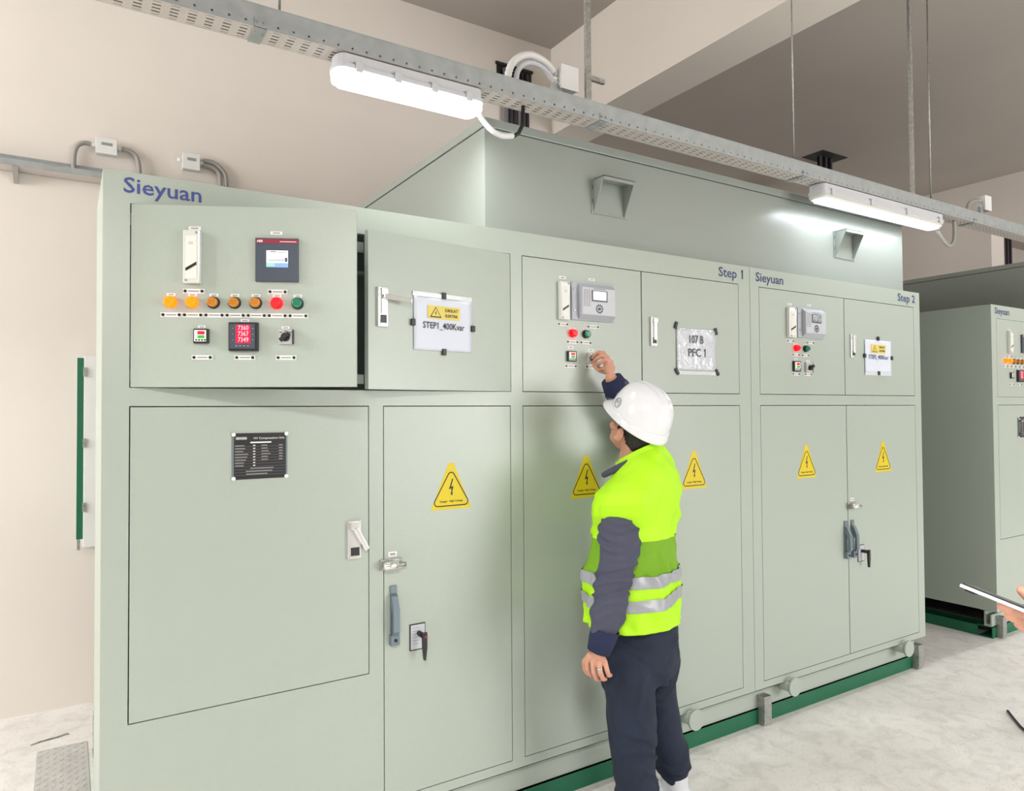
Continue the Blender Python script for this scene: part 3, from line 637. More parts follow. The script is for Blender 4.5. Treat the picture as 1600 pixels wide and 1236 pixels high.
# corrugated conduits and junction boxes on the tray
def corr(path, r, mt, name, org, lab, n=10, steps=60):
    P = [Vector(p) for p in path]; k = len(P)-1; out = []; rs = []
    for i in range(steps+1):
        u = i/steps*k; a = min(int(u), k-1); f = u-a
        p0, p1, p2, p3 = P[max(a-1, 0)], P[a], P[a+1], P[min(a+2, k)]
        out.append(.5*((2*p1)+(p2-p0)*f+(2*p0-5*p1+4*p2-p3)*f*f+(3*p1-p0-3*p2+p3)*f**3)); rs.append(r*(1.08 if i % 2 else .92))
    return MB().tube(out, rs, mt, n=n)
solo(corr([(1.350, LY, 2.80), (1.375, LY, 2.775), (1.405, LY-.01, 2.745), (1.45, LY-.01, 2.735), (1.50, LY-.01, 2.745)], .011, WHITE, '', None, '').tube([(1.50, LY-.01, 2.742), (1.525, LY-.01, 2.76), (1.55, LY, 2.80), (1.555, LY, 2.88)], .008, BLACK), 'conduit', (1.35, LY, 2.8), 'white ribbed conduit looping from the near lamp up into the tray', 'conduit')
solo(corr([(4.72, LY, 2.79), (4.76, LY, 2.76), (4.82, LY, 2.72), (4.87, LY, 2.71), (4.92, LY, 2.74), (4.935, LY, 2.80), (4.935, LY, 2.88)], .011, CONDUIT, '', None, ''), 'conduit', (4.72, LY, 2.79), 'grey conduit looping from the far lamp up into the tray', 'conduit')
def jbox(x, z, y, lab, s=.085):
    r = (x, y, z); b = tag(empty('junction_box', r), lab, 'junction box')
    MB().box(x-s/2, x+s/2, y-.03, y+.02, z, z+s*1.15, WHITE, .004).build('housing', b, r)
    MB().box(x-s/2-.003, x+s/2+.003, y-.040, y-.030, z-.003, z+s*1.15+.003, WHITE, .003).build('lid', b, r)
    MB().cyl((x-s/2-.018, y-.005, z+s*.8), (x-s/2, y-.005, z+s*.8), .012, WHITE, n=12).cyl((x-s/2-.018, y-.005, z+s*.35), (x-s/2, y-.005, z+s*.35), .012, WHITE, n=12).build('cable_gland', b, r)
jbox(1.805, 3.015, 2.43, 'white junction box on the overhead tray beside the riser of black cables'); jbox(5.44, 3.03, 2.43, 'white junction box on the overhead tray beyond the far lamp')
MB_ = MB().box(1.75, 1.79, 2.41, 2.425, 2.95, 3.05, GALV).box(5.38, 5.42, 2.41, 2.425, 2.95, 3.05, GALV)
solo(MB().box(1.73, 1.775, 2.41, 2.43, 2.945, 3.03, GALV), 'bracket', (1.75, 2.42, 2.945), 'small steel bracket holding the junction box beside the near lamp', 'bracket')
solo(MB().box(5.37, 5.41, 2.41, 2.43, 2.945, 3.05, GALV), 'bracket', (5.39, 2.42, 2.945), 'small steel bracket holding the junction box beyond the far lamp', 'bracket')
solo(corr([(1.745, 2.425, 3.085), (1.70, 2.425, 3.118), (1.63, 2.425, 3.130), (1.57, 2.425, 3.105), (1.525, 2.425, 3.05), (1.50, 2.42, 2.94)], .015, WHITE, '', None, ''), 'conduit', (1.6, 2.42, 2.95), 'thick white ribbed conduit arching from the near junction box', 'conduit')
solo(corr([(1.745, 2.425, 3.045), (1.70, 2.425, 3.085), (1.64, 2.425, 3.098), (1.59, 2.425, 3.08), (1.555, 2.42, 3.03), (1.54, 2.41, 2.94)], .011, LAMPB, '', None, ''), 'conduit', (1.62, 2.41, 2.95), 'thinner pale conduit arching under the thick one beside the near junction box', 'conduit')
solo(corr([(5.385, 2.425, 3.10), (5.32, 2.425, 3.085), (5.24, 2.425, 3.05), (5.19, 2.42, 2.95)], .012, CONDUIT, '', None, ''), 'conduit', (5.25, 2.42, 2.95), 'grey conduit bending from the far junction box down into the tray', 'conduit')

# cable risers on the back wall
def riser(x0, x1, zt, lab, zb=2.2, YW=YW):
    r = ((x0+x1)/2, YW, zb); o = tag(empty('cable_riser', r), lab, 'cable riser')
    n = int((x1-x0)/.036)
    for i in range(n):
        x = x0+(i+.5)*(x1-x0)/n
        MB().tube([(x, YW-.045, zb), (x, YW-.045, zt-.15), (x, YW-.035, zt-.05), (x, YW-.022, zt-.0)], .0165, CABLE if (i % 3) else CABLEP, n=10).build('cable', o, r)
    MB().box(x0-.04, x1+.05, YW-.004, YW-.001, zt-.12, zt+.03, BLACK).box(x0-.05, x1+.06, YW-.015, YW-.001, zt+.03, zt+.05, DARK).build('wall_sleeve', o, r)
    for z in (zb+.5, zb+1.2): MB().box(x0-.02, x1+.02, YW-.07, YW-.063, z, z+.03, STEEL).build('cable_clamp', o, r)
riser(2.90, 3.14, 4.36, 'bundle of black cables rising on the wall behind the near junction box'); 
def ceiling_riser(x0, x1, y, lab):
    r = ((x0+x1)/2, y, 0); o = tag(empty('cable_riser', r), lab, 'cable riser'); n = int((x1-x0)/.034)
    for i in range(n):
        for k in range(2):
            x = x0+(i+.5+.5*k)*(x1-x0)/n; MB().tube([(x, y+k*.034, 0), (x, y+k*.034, ZC-.002)], .016, CABLE if (i+k) % 3 else CABLEP, n=10).build('cable', o, r)
    MB().box(x0-.12, x1+.12, y-.13, y+.15, ZC-.006, ZC-.001, DARK).build('ceiling_opening', o, r, label='black edged opening in the ceiling')
    for z in (1.2, 2.4, 3.3): MB().box(x0-.03, x1+.05, y-.026, y-.018, z, z+.03, STEEL).build('cable_clamp', o, r)
ceiling_riser(7.52, 7.76, 5.1, 'bundle of black cables entering the ceiling, seen above the tray near the far lamp'); ceiling_riser(11.95, 12.30, 5.1, 'bundle of black cables entering the ceiling at the top right corner')

# ------------------------------------------------------------------ wall things at left
r = (-3, 4.6, 2.985); wt = tag(empty('cable_tray', r), 'grey steel cable tray running along the back wall at left', 'cable tray')
m = MB().box(-3.9, 1.3, 4.62, 4.74, 2.985, 2.989, GALV_BOUNCE).box(-3.9, 1.3, 4.618, 4.621, 2.985, 3.02, GALV).box(-3.9, 1.3, 4.738, 4.741, 2.985, 3.075, GALV)
m.build('channel', wt, r)
for x in (-1.2, -.24, .7): MB().prism([(4.62, 2.983), (4.74, 2.983), (4.74, 2.92)], x-.012, x+.012, CONDUIT, axis='x').build('wall_bracket', wt, r)
solo(MB().tube([(-3.8+i*.2, 4.68, 3.003+.001*math.sin(i)) for i in range(24)], .012, CABLE, n=8), 'cable', (-3.8, 4.66, 3), 'black cable lying in the tray on the back wall', 'cable')
def wbox(x, z, w, h, lab, s=1):
    r = (x, 4.70, z); b = tag(empty('junction_box', r), lab, 'junction box')
    MB().box(x-w/2, x+w/2, 4.70, 4.749, z, z+h, WHITE, .003).build('housing', b, r); MB().box(x-w/2-.004, x+w/2+.004, 4.690, 4.70, z-.004, z+h+.004, WHITE, .002).box(x-w*.25, x+w*.3, 4.6885, 4.690, z+h*.55, z+h*.75, INKG).build('lid', b, r)
    MB().cyl((x-w/2-.03, 4.725, z+h*.6), (x-w/2, 4.725, z+h*.6), .012, WHITE, n=10).cyl((x+w/2, 4.725, z+h*.6), (x+w/2+.03, 4.725, z+h*.6), .012, WHITE, n=10).build('cable_gland', b, r)
wbox(.188, 3.155, .10, .082, 'white junction box on the wall between two curved grey conduits'); wbox(.64, 3.145, .09, .090, 'white junction box on the wall right of the other, above the blue lettering')
Y = 4.722
solo(corr([(.108, Y, 3.205), (.075, Y, 3.203), (.045, Y, 3.18), (.030, Y, 3.13), (.028, Y, 3.04)], .013, CONDUIT, '', None, ''), 'conduit', (.03, Y, 3.0), 'grey conduit curving down at the left of the wall junction box', 'conduit')
solo(corr([(.268, Y, 3.205), (.31, Y, 3.20), (.345, Y, 3.17), (.36, Y, 3.10), (.36, Y, 3.0)], .013, CONDUIT, '', None, ''), 'conduit', (.36, Y, 3.0), 'grey conduit curving down between the two wall junction boxes', 'conduit')
for k, (dx, lb) in enumerate(((0, 'inner'), (.035, 'outer'))):
    solo(corr([(.712, Y, 3.190+k*.028), (.76+dx*.6, Y, 3.185+k*.028), (.80+dx, Y, 3.16), (.812+dx, Y, 3.10), (.812+dx, Y, 3.0)], .013, CONDUIT, '', None, ''), 'conduit', (.8+dx, Y, 3.0), lb+' of the two grey conduits curving from the right wall junction box', 'conduit')
# slim green-fronted wall panel behind the cabinet's left end
r = (.05, 4.70, .94); wp = tag(empty('wall_panel', r), 'slim white wall box with a green edge strip, left of the cabinets', 'wall box')
MB().box(.085, .36, 4.66, 4.749, .90, 1.975, WHITE, .003).build('housing', wp, r); MB().box(.052, .084, 4.675, 4.70, .945, 1.965, GREEN, .002).build('edge_strip', wp, r, label='green edge strip')
for z in (1.10, 1.46, 1.86): MB().box(.080, .098, 4.650, 4.66, z, z+.05, STEEL).build('hinge', wp, r)
MB().box(.056, .072, 4.68, 4.695, .885, .945, STEEL).build('catch', wp, r)
# loose bits on the floor
solo(MB().tube([(-.14, 4.30, .004), (-.10, 4.315, .004), (-.02, 4.33, .004), (.01, 4.345, .005), (.02, 4.335, .006)], .004, STEEL, n=8), 'wire_offcut', (-.14, 4.3, 0), 'bent piece of wire lying on the floor left of the cabinets', 'wire')
solo(MB().tube([(4.33, 1.861, .008), (4.25, 1.80, .008), (4.17, 1.735, .008), (4.10, 1.66, .008), (4.05, 1.5, .008), (4.1, 1.2, .008), (4.4, .9, .008)], .007, CABLE, n=8), 'cable', (4.33, 1.86, 0), 'black cable lying on the floor at the right edge', 'cable')
m = MB().box(-.11, .10, 2.7, 4.2, 0, .003, PLATE)
for i in range(7):
    for j in range(50):
        T = Matrix.Translation((-.095+i*.029, 2.715+j*.03, .003)) @ Matrix.Rotation(math.radians(45 if (i+j) % 2 else -45), 4, 'Z'); m.box(-.010, .010, -.002, .002, 0, .0015, PLATE, T=T)
solo(m, 'floor_plate', (-.1, 3.4, 0), 'steel checker plate lying on the floor beside the left end of the cabinets', 'floor plate')

# ------------------------------------------------------------------ people
def union(pieces, voxel, name, m, smooth=6, wrinkle=None, parent=None, rel=(0, 0, 0), label=None, fade=None):
    """pieces: closed meshes in one MB, fused into one continuous skin"""
    me = bpy.data.meshes.new('u'); pieces.b.normal_update(); bmesh.ops.recalc_face_normals(pieces.b, faces=pieces.b.faces); pieces.b.to_mesh(me); pieces.b.free()
    o = bpy.data.objects.new('u', me); S.collection.objects.link(o)
    r = o.modifiers.new('r', 'REMESH'); r.mode = 'VOXEL'; r.voxel_size = voxel
    q = o.modifiers.new('s', 'SMOOTH'); q.iterations = smooth; q.factor = .5
    bpy.context.view_layer.update()
    n = bpy.data.meshes.new_from_object(o.evaluated_get(bpy.context.evaluated_depsgraph_get()))
    bpy.data.objects.remove(o); bpy.data.meshes.remove(me)
    if wrinkle:
        amp, sc = wrinkle; ns = [v.normal.copy() for v in n.vertices]
        for v, nn in zip(n.vertices, ns):
            p = v.co; k = noise.noise(Vector((p.x*sc[0], p.y*sc[1], p.z*sc[2]+2.2*noise.noise(p*5))))
            v.co = p + nn*amp*(fade(p) if fade else 1)*(1.1*max(0, 1-abs(k)*3.2)-.35+.5*noise.noise(p*9))
    rel = Vector(rel)
    for v in n.vertices: v.co -= rel
    for p in n.polygons: p.use_smooth = True
    n.name = name; n.materials.clear(); n.materials.append(m)
    ob = bpy.data.objects.new(name, n); S.collection.objects.link(ob)
    if parent: ob.parent = parent
    if label: ob['label'] = label
    return ob
def limb(m, pts, mt=SKIN, n=16):
    """rounded tapering tube: pts = (point, radius)"""
    P = [Vector(p) for p, r in pts]; R_ = [r for p, r in pts]; k = len(P)
    d0 = (P[1]-P[0]).normalized(); d1 = (P[-1]-P[-2]).normalized(); path = []; rs = []
    for a in (85, 60, 30): t = math.radians(a); path.append(P[0]-d0*R_[0]*math.sin(t)); rs.append(R_[0]*math.cos(t))
    for i in range(k):
        path.append(P[i]); rs.append(R_[i])
        if i < k-1:
            for f in (.33, .67): path.append(P[i].lerp(P[i+1], f)); g = f*f*(3-2*f); rs.append(R_[i]*(1-g)+R_[i+1]*g)
    for a in (30, 60, 85): t = math.radians(a); path.append(P[-1]+d1*R_[-1]*math.sin(t)); rs.append(R_[-1]*math.cos(t))
    m.tube(path, rs, mt, n=n); return m
def rings(m, rs, lat, fwd, mt, n=40, cap=True, expo=2.3):
    """rs: (centre, half width across, half depth, tilt) elliptical rings, bottom to top"""
    vs = []
    for c, a, b, tl in rs:
        for j in range(n):
            t = 2*math.pi*j/n; ct, st = math.cos(t), math.sin(t)
            x = abs(ct)**(2/expo)*(1 if ct > 0 else -1)*a; y = abs(st)**(2/expo)*(1 if st > 0 else -1)*b
            p = Vector(c)+lat*x+fwd*y; p.z -= tl*y; vs.append(p)
    k = len(rs); fs = [(i*n+j, i*n+(j+1) % n, (i+1)*n+(j+1) % n, (i+1)*n+j) for i in range(k-1) for j in range(n)]
    bv, bf = m._add(vs, fs, mt, True)
    if cap: m.b.faces.new(bv[:n][::-1]); m.b.faces.new(bv[-n:])
    return m
def interp(rs, sub):
    out = []
    for i in range(len(rs)-1):
        a, b = rs[i], rs[i+1]
        for k in range(sub):
            f = k/sub; out.append((Vector(a[0]).lerp(Vector(b[0]), f), a[1]*(1-f)+b[1]*f, a[2]*(1-f)+b[2]*f, a[3]*(1-f)+b[3]*f))
    return out+[rs[-1]]
def head_shape(m, c, h, up, mt=SKIN):
    """skull, jaw, nose, brow, lips and ears about centre c; h looks forward, up is the crown"""
    lt = up.cross(h).normalized()
    def E(o, r, sc):                                  # ellipsoid: offset (left, forward, up), half axes
        p = c+lt*o[0]+h*o[1]+up*o[2]; T = Matrix((lt*sc[0], h*sc[1], up*sc[2])).transposed().to_4x4(); T.translation = p; m.ball((0, 0, 0), r, mt, 24, 16, T=T)
    E((0, -.012, .035), 1, (.076, .094, .088)); E((0, .022, -.035), 1, (.060, .068, .080)); E((0, .055, -.088), 1, (.030, .030, .024))
    for s_ in (-1, 1):
        E((s_*.076, -.004, -.030), 1, (.009, .014, .026)); E((s_*.082, .004, -.050), 1, (.005, .007, .009))
        limb(m, [(c+lt*s_*(.082+.006*max(0, -math.cos(a)))+h*(-.008+.016*math.cos(a)*(1 if math.cos(a) > 0 else 1.15))+up*(-.026+.027*math.sin(a)), .0036) for a in [math.radians(d_) for d_ in (-10, 30, 65, 100, 135, 170, 205, 240, 265)]], mt, 8); E((s_*.040, .058, -.030), 1, (.024, .024, .022)); E((s_*.030, .072, .022), 1, (.028, .014, .010))
    E((0, .100, -.022), 1, (.013, .020, .014)); E((0, .090, .0), 1, (.010, .014, .030)); E((0, .084, -.052), 1, (.024, .012, .006)); E((0, .082, -.062), 1, (.022, .012, .007))
    return lt
def eyes(c, h, up, lt, parent, rel):
    m = MB()
    for s_ in (-1, 1):
        p = c+lt*s_*.031+h*.070+up*.002; m.ball(p, .0120, EYEW, 14, 10); m.ball(p+h*.0080, .0055, INK, 12, 8)
    return m.build('eyes', parent, rel)
def hand(m, wrist, knuckles, fingers, thumb, mt=SKIN):
    """palm from the wrist to four knuckles; fingers = joint chains after each knuckle; thumb = its own chain from the side of the palm"""
    w = Vector(wrist); K = [Vector(k) for k in knuckles]; mid = (K[0]+K[3])/2
    for k in K: limb(m, [(w.lerp(k, .12), .0185), (w.lerp(k, .55), .0140), (k, .0105)], mt, 12)
    limb(m, [(w.lerp(K[0], .4), .012), (K[1].lerp(w, .25), .011), (K[3].lerp(w, .35), .011)], mt, 12)
    for k, f in zip(K, fingers):
        ch = [(k, .0104)]+[(Vector(p), r) for p, r in zip(f, (.0097, .0089, .0078))]; limb(m, ch, mt, 12)
    limb(m, [(Vector(p), r) for p, r in zip(thumb, (.015, .0125, .0105, .0085))], mt, 12)

# --- the man in the lime vest, turning a switch on the panel
fw = Vector((-.455, .87, 0)).normalized(); lf = Vector((-fw.y, fw.x, 0))
T0 = 2.82
c0 = pt(1008, 1000, T0); base = Vector((c0.x, c0.y, 0))
MAN = tag(empty('person', base), 'man in white hard hat and lime vest reaching up to a cabinet switch', 'person')
# head frame
hd = pt(992, 668, 2.80); h0 = Vector((-.14, .99, 0)).normalized(); pa = math.radians(34)
up = (Vector((0, 0, 1))*math.cos(pa)-h0*math.sin(pa)).normalized(); hh = (h0*math.cos(pa)+Vector((0, 0, 1))*math.sin(pa)).normalized()
b = MB(); hl = head_shape(b, hd, hh, up)
nb = pt(990, 735, 2.81)
limb(b, [(hd-Vector((0, 0, .03))-hh*.02, .058), (nb+Vector((0, 0, .03)), .060), (nb-Vector((0, 0, .08)), .075)])
rings(b, [(pt(1006, 1020, T0), .15, .10, 0), (pt(1002, 960, T0), .165, .11, 0), (pt(990, 900, T0), .16, .12, 0), (pt(993, 830, T0), .165, .11, 0), (pt(998, 780, T0), .175, .10, 0), (pt(1002, 755, T0), .15, .085, 0)], lf, fw, SKIN)
# near (his left) arm hanging
LA = [pt(966, 790, 2.67), pt(967, 850, 2.63), pt(957, 912, 2.60), pt(950, 960, 2.585), pt(938, 1008, 2.58)]
limb(b, [(LA[0], .045), (LA[1], .045), (LA[2], .038), (LA[3], .036), (LA[4], .028), (pt(935, 1022, 2.58), .025)])
# raised right arm
RS, RE, RW = pt(1022, 766, 2.96), pt(1006, 690, 3.13), pt(955, 592, 3.035)
limb(b, [(RS, .045), (RS.lerp(RE, .5), .044), (RE, .038), (RE.lerp(RW, .45), .036), (RW, .027)])
# legs
def P3(x, y, t): return pt(x, y, t)
LH, LK, LAK = P3(992, 1000, 2.74), P3(990, 1130, 2.72), P3(998, 1272, 2.76)
RH, RK, RAK = P3(1032, 1000, 2.90), P3(1046, 1120, 2.92), P3(1054, 1222, 2.95)
LAK.z = .10; RAK.z = .10
limb(b, [(pt(984, 1015, 2.76), .075), (pt(987, 1115, 2.73), .055), (pt(992, 1180, 2.735), .050), (LAK, .04)]); limb(b, [(pt(1016, 1015, 2.88), .065), (pt(1030, 1105, 2.91), .050), (pt(1040, 1150, 2.93), .045), (RAK, .04)])
# left hand, knuckles leading to half-curled fingers
W = pt(934, 1019, 2.58)
Kx = [pt(918, 1032, 2.605), pt(926.5, 1036, 2.582), pt(936, 1037, 2.572), pt(945, 1034, 2.578)]
F_ = [[pt(918, 1045, 2.605), pt(923, 1055, 2.625), pt(929, 1057, 2.645)], [pt(927.5, 1050, 2.578), pt(932, 1061, 2.597), pt(937, 1062, 2.62)], [pt(938, 1051, 2.565), pt(942, 1061, 2.585), pt(946, 1061, 2.61)], [pt(948, 1046, 2.572), pt(951, 1055, 2.588), pt(954, 1055, 2.61)]]
Th = [pt(923, 1024, 2.60), pt(914, 1034, 2.625), pt(914, 1045, 2.645), pt(919, 1053, 2.655)]
hand(b, W, Kx, F_, Th)
# right hand pinching the knob
W2 = pt(953, 585, 3.035)
K2 = [pt(943, 552, 3.055), pt(949, 558, 3.045), pt(955, 566, 3.045), pt(958, 574, 3.05)]
KN = Vector((1.957, 2.427, 1.886))
F2 = [[pt(935, 551, 3.065), pt(929, 556, 3.085), pt(926, 560, 3.10)], [pt(941, 555, 3.045), pt(933, 560, 3.055), pt(928, 564, 3.08)], [pt(946, 562, 3.03), pt(938, 567, 3.04), pt(933, 570, 3.07)], [pt(950, 572, 3.035), pt(943, 576, 3.045), pt(938, 577, 3.07)]]
T2 = [pt(947, 580, 3.07), pt(937, 578, 3.085), pt(930, 572, 3.095), pt(926, 567, 3.10)]
hand(b, W2, K2, F2, T2)
union(b, .0026, 'body', SKIN, 2, None, MAN, base)
eyes(hd, hh, up, hl, MAN, base)
solo_ring = MB(); rp = pt(937, 1045, 2.568); rd = (F_[2][0]-Kx[2]).normalized(); solo_ring.cyl(rp-rd*.003, rp+rd*.003, .0105, GOLD, n=18).build('finger_ring', MAN, base, label='pale metal ring')
# hair under the hat
m = MB()
def HE(o, sc, mm=HAIR):
    T = Matrix((hl*sc[0], hh*sc[1], up*sc[2])).transposed().to_4x4(); T.translation = hd+hl*o[0]+hh*o[1]+up*o[2]; m.ball((0, 0, 0), 1, mm, 22, 14, T=T)
HE((0, -.030, .030), (.080, .086, .092)); HE((0, -.050, -.025), (.066, .056, .060)); HE((0, -.066, -.060), (.052, .036, .045))
for s_ in (-1, 1): HE((s_*.074, .016, .004), (.006, .010, .026))
union(m, .005, 'hair', HAIR, 3, (.003, (60, 60, 60)), MAN, base)
# hard hat
m = MB(); hc = hd+up*.044+hh*.000; hatL, hatW, hatH = .130, .112, .138
vs = []; nr, ns_ = 14, 48
def hat_pt(t, f, grow=0):
    ct, st = math.cos(t), math.sin(t)
    r = math.cos(f*math.pi/2)**.72; z = hatH*math.sin(f*math.pi/2)**.95
    ridge = .006*math.exp(-((ct*hatW*r)/.016)**2)*(1 if f > .25 else f*4)+.004*math.exp(-((abs(ct*hatW*r)-.035)/.012)**2)*(1 if f > .3 else 0)
    return hc+hl*(ct*(hatW+grow)*r)+hh*(st*(hatL+grow)*r)+up*(z+ridge+grow)
g1 = [[hat_pt(2*math.pi*j/ns_, i/nr) for j in range(ns_)] for i in range(nr)]
vs = [p for row in g1 for p in row]+[hat_pt(0, 1)]
fs = [(i*ns_+j, i*ns_+(j+1) % ns_, (i+1)*ns_+(j+1) % ns_, (i+1)*ns_+j) for i in range(nr-1) for j in range(ns_)]+[((nr-1)*ns_+j, (nr-1)*ns_+(j+1) % ns_, nr*ns_) for j in range(ns_)]
m._add(vs, fs, HAT, True)
vs = []                                             # rolled rim and peak
for j in range(ns_):
    t = 2*math.pi*j/ns_; ct, st = math.cos(t), math.sin(t); fr = max(0, st)**2.2; bk = max(0, -st)**2
    for k, (o, z) in enumerate(((0, .012), (.003, .004), (.008+.034*fr+.004*bk, -.016-.006*fr-.010*bk), (.008+.034*fr+.004*bk, -.020-.006*fr-.010*bk), (.004, -.024-.008*bk), (0, -.022), (-.004, -.0))):
        vs.append(hc+hl*(ct*(hatW+o))+hh*(st*(hatL+o))+up*z)
q = 7; m._add(vs, [(j*q+k, ((j+1) % ns_)*q+k, ((j+1) % ns_)*q+(k+1) % q, j*q+(k+1) % q) for j in range(ns_) for k in range(q)], HAT, True)
hat = m.build('hard_hat', MAN, base, label='white hard hat with raised ridge')
sd = hat.modifiers.new('sub', 'SUBSURF'); sd.levels = 1; sd.render_levels = 1
m = MB()
def onhat(t, f, dz=0): return hat_pt(t, f, .0012)
for (ta, tb, fa, fb) in ((-112, -98, .075, .125),):
    a_, b_ = math.radians(ta), math.radians(tb); m._add([onhat(a_, fa), onhat(b_, fa), onhat(b_, fb), onhat(a_, fb)], [(0, 1, 2, 3)], INK)
m.build('hat_print', hat, label='small dark marking'); hat.children[0].location = (0, 0, 0)
bpy.data.objects[hat.children[0].name].data.transform(Matrix.Translation(-base*0))
m = MB(); cx, cf = math.radians(26), .16
ring_pts = [onhat(cx+math.radians(9)*math.cos(a*math.pi/9), cf+.085*math.sin(a*math.pi/9)) for a in range(19)]; m.tube(ring_pts, .0014, INKG, n=6)
m.tube([onhat(cx-.10, cf-.03), onhat(cx-.03, cf+.05), onhat(cx+.03, cf-.02), onhat(cx+.10, cf+.04)], .0011, INKG, n=6)
m.build('hat_emblem', hat, base, label='faint grey round emblem')

# jacket: body and sleeves fused
m = MB()
TR = [(pt(993, 955, T0), .170, .130, 0), (pt(990, 940, T0), .170, .130, 0), (pt(988, 900, T0), .165, .130, 0), (pt(990, 850, T0), .160, .118, 0), (pt(994, 800, T0), .160, .100, .05), (pt(999, 770, T0), .150, .090, .1), (pt(1001, 748, T0), .12, .078, .2), (pt(998, 730, 2.815), .095, .085, .35), (pt(992, 716, 2.81), .072, .074, .4)]
rings(m, TR, lf, fw, JACKET)
limb(m, [(pt(968, 803, 2.67), .060), (pt(967, 828, 2.65), .074), (LA[1], .076), (pt(964, 882, 2.61), .070), (LA[2], .066), (LA[3], .060), (pt(945, 985, 2.58), .046)])
limb(m, [(RS, .078), (RS.lerp(RE, .5), .070), (RE, .064), (RE.lerp(RW, .5), .060), (RE.lerp(RW, .80), .056)])
union(m, .0065, 'jacket', JACKET, 2, (.0115, (4, 4, 21)), MAN, base, label='grey jacket', fade=lambda p: min(1, max(0, (1.30-p.z)/.10)) if p.z < 1.45 and (p-LA[1]).length < .6 and p.z > 0 and (p-RW).length > .35 else 1)
def cuff(a, c, r0, r1):
    m = MB(); a = Vector(a); c = Vector(c); m.tube([a, a.lerp(c, .5), c, c.lerp(a, .02), a.lerp(c, .5), a], [r0, (r0+r1)/2+.002, r1, r1-.007, r1-.007, r1-.007], CUFF, n=28, cap=False).build('cuff', MAN, base, label='navy knitted cuff')
cuff(pt(946, 982, 2.58), pt(935, 1018, 2.58), .0525, .042)
cuff(RE.lerp(RW, .77), RE.lerp(RW, 1.0), .058, .046)
# trousers
m = MB()
rings(m, [(pt(1004, 1058, T0), .135, .105, 0), (pt(1007, 1030, T0), .165, .125, 0), (pt(1006, 1000, T0), .180, .132, 0), (pt(1002, 965, T0), .178, .135, 0), (pt(997, 940, T0), .17, .13, 0)], lf, fw, TROUS)
limb(m, [(P3(982, 1010, 2.75), .100), (P3(982, 1060, 2.73), .104), (P3(986, 1110, 2.72), .094), (P3(990, 1160, 2.72), .086), (P3(994, 1220, 2.74), .082), (P3(998, 1262, 2.76), .080)], n=24)
limb(m, [(P3(1026, 1010, 2.89), .095), (P3(1022, 1060, 2.90), .090), (P3(1030, 1105, 2.91), .080), (P3(1040, 1150, 2.93), .076), (P3(1052, 1198, 2.95), .070)], n=24)
union(m, .0085, 'trousers', TROUS, 2, (.010, (5, 5, 8)), MAN, base, label='loose navy work trousers')
# boots
def boot(ank, d, lab):
    m = MB(); a = Vector(ank); d = Vector(d).normalized(); g = Vector((a.x, a.y, 0))
    limb(m, [(Vector((a.x, a.y, .20)), .058), (Vector((a.x, a.y, .10)), .055), (g+Vector((0, 0, .055))-d*.01, .050)], n=20)
    limb(m, [(g-d*.045+Vector((0, 0, .045)), .042), (g+d*.05+Vector((0, 0, .050)), .048), (g+d*.15+Vector((0, 0, .042)), .042)], n=20)
    union(m, .006, 'boot', LAMPB, 4, None, MAN, base, lab)
    s_ = MB(); n = 20; pl = []
    sd_ = Vector((-d.y, d.x, 0))
    for j in range(n):
        t = 2*math.pi*j/n; p = g+d*(.05+math.cos(t)*.155)+sd_*(math.sin(t)*.052); pl.append((p.x, p.y))
    s_.prism(pl, 0, .022, BLACK, axis='z').build('sole', MAN, base)
boot(LAK, fw*.9+lf*.1, 'light grey boot'); boot(RAK, fw, 'light grey boot')

# vest: one sheet around the body, its lower part of mesh, with two silver bands
VR = [(pt(990, 966, T0), .222, .172, 0), (pt(989, 945, T0), .222, .174, 0), (pt(988, 920, T0), .216, .172, 0), (pt(987, 895, T0), .208, .168, 0), (pt(988, 865, T0), .200, .160, 0), (pt(990, 840, T0), .196, .152, 0),
      (pt(992, 815, T0), .206, .148, .03), (pt(994, 795, T0), .244, .148, .05), (pt(997, 778, T0), .262, .146, .08), (pt(999, 762, T0), .252, .138, .12), (pt(1002, 746, T0), .212, .126, .22), (pt(1003, 733, T0), .165, .112, .34), (pt(1001, 722, 2.81), .125, .100, .42), (pt(999, 713, 2.81), .098, .094, .48), (pt(999, 706, 2.81), .094, .092, .52)]
fine = interp(VR, 8); m = MB(); n = 110; vs = []; info = []
for i, (c, a, bb, tl) in enumerate(fine):
    for j in range(n):
        t = 2*math.pi*j/n; ct, st = math.cos(t), math.sin(t); ex = 2/2.25
        x = abs(ct)**ex*(1 if ct > 0 else -1)*a; y = abs(st)**ex*(1 if st > 0 else -1)*bb
        p = Vector(c)+lf*x+fw*y; p.z -= tl*y
        k = noise.noise(Vector((p.x*16, p.y*16, p.z*7))); o = (Vector((p.x, p.y, 0))-Vector((c.x, c.y, 0))).normalized(); sh = 1-.85*max(0, ct)**2*(1 if p.z > 1.05 else 0); p += o*sh*(.020*k+.006*noise.noise(Vector((p.x*34, p.y*34, p.z*16)))+.013*max(0, 1-4.5*abs(noise.noise(Vector((p.x*7+p.z*3, p.y*7, p.z*5)))))); vs.append(p)
for i in range(len(fine)-1):
    for j in range(n):
        a_ = (i*n+j, i*n+(j+1) % n, (i+1)*n+(j+1) % n, (i+1)*n+j); z = vs[a_[0]].z
        s_ = 2*math.pi*(j+.5)/n
        mesh_zone = 24 <= i < 42
        m._add([vs[q_] for q_ in a_], [(0, 1, 2, 3)], LIMEM if mesh_zone else LIME, True)
bmesh.ops.remove_doubles(m.b, verts=m.b.verts, dist=1e-5)
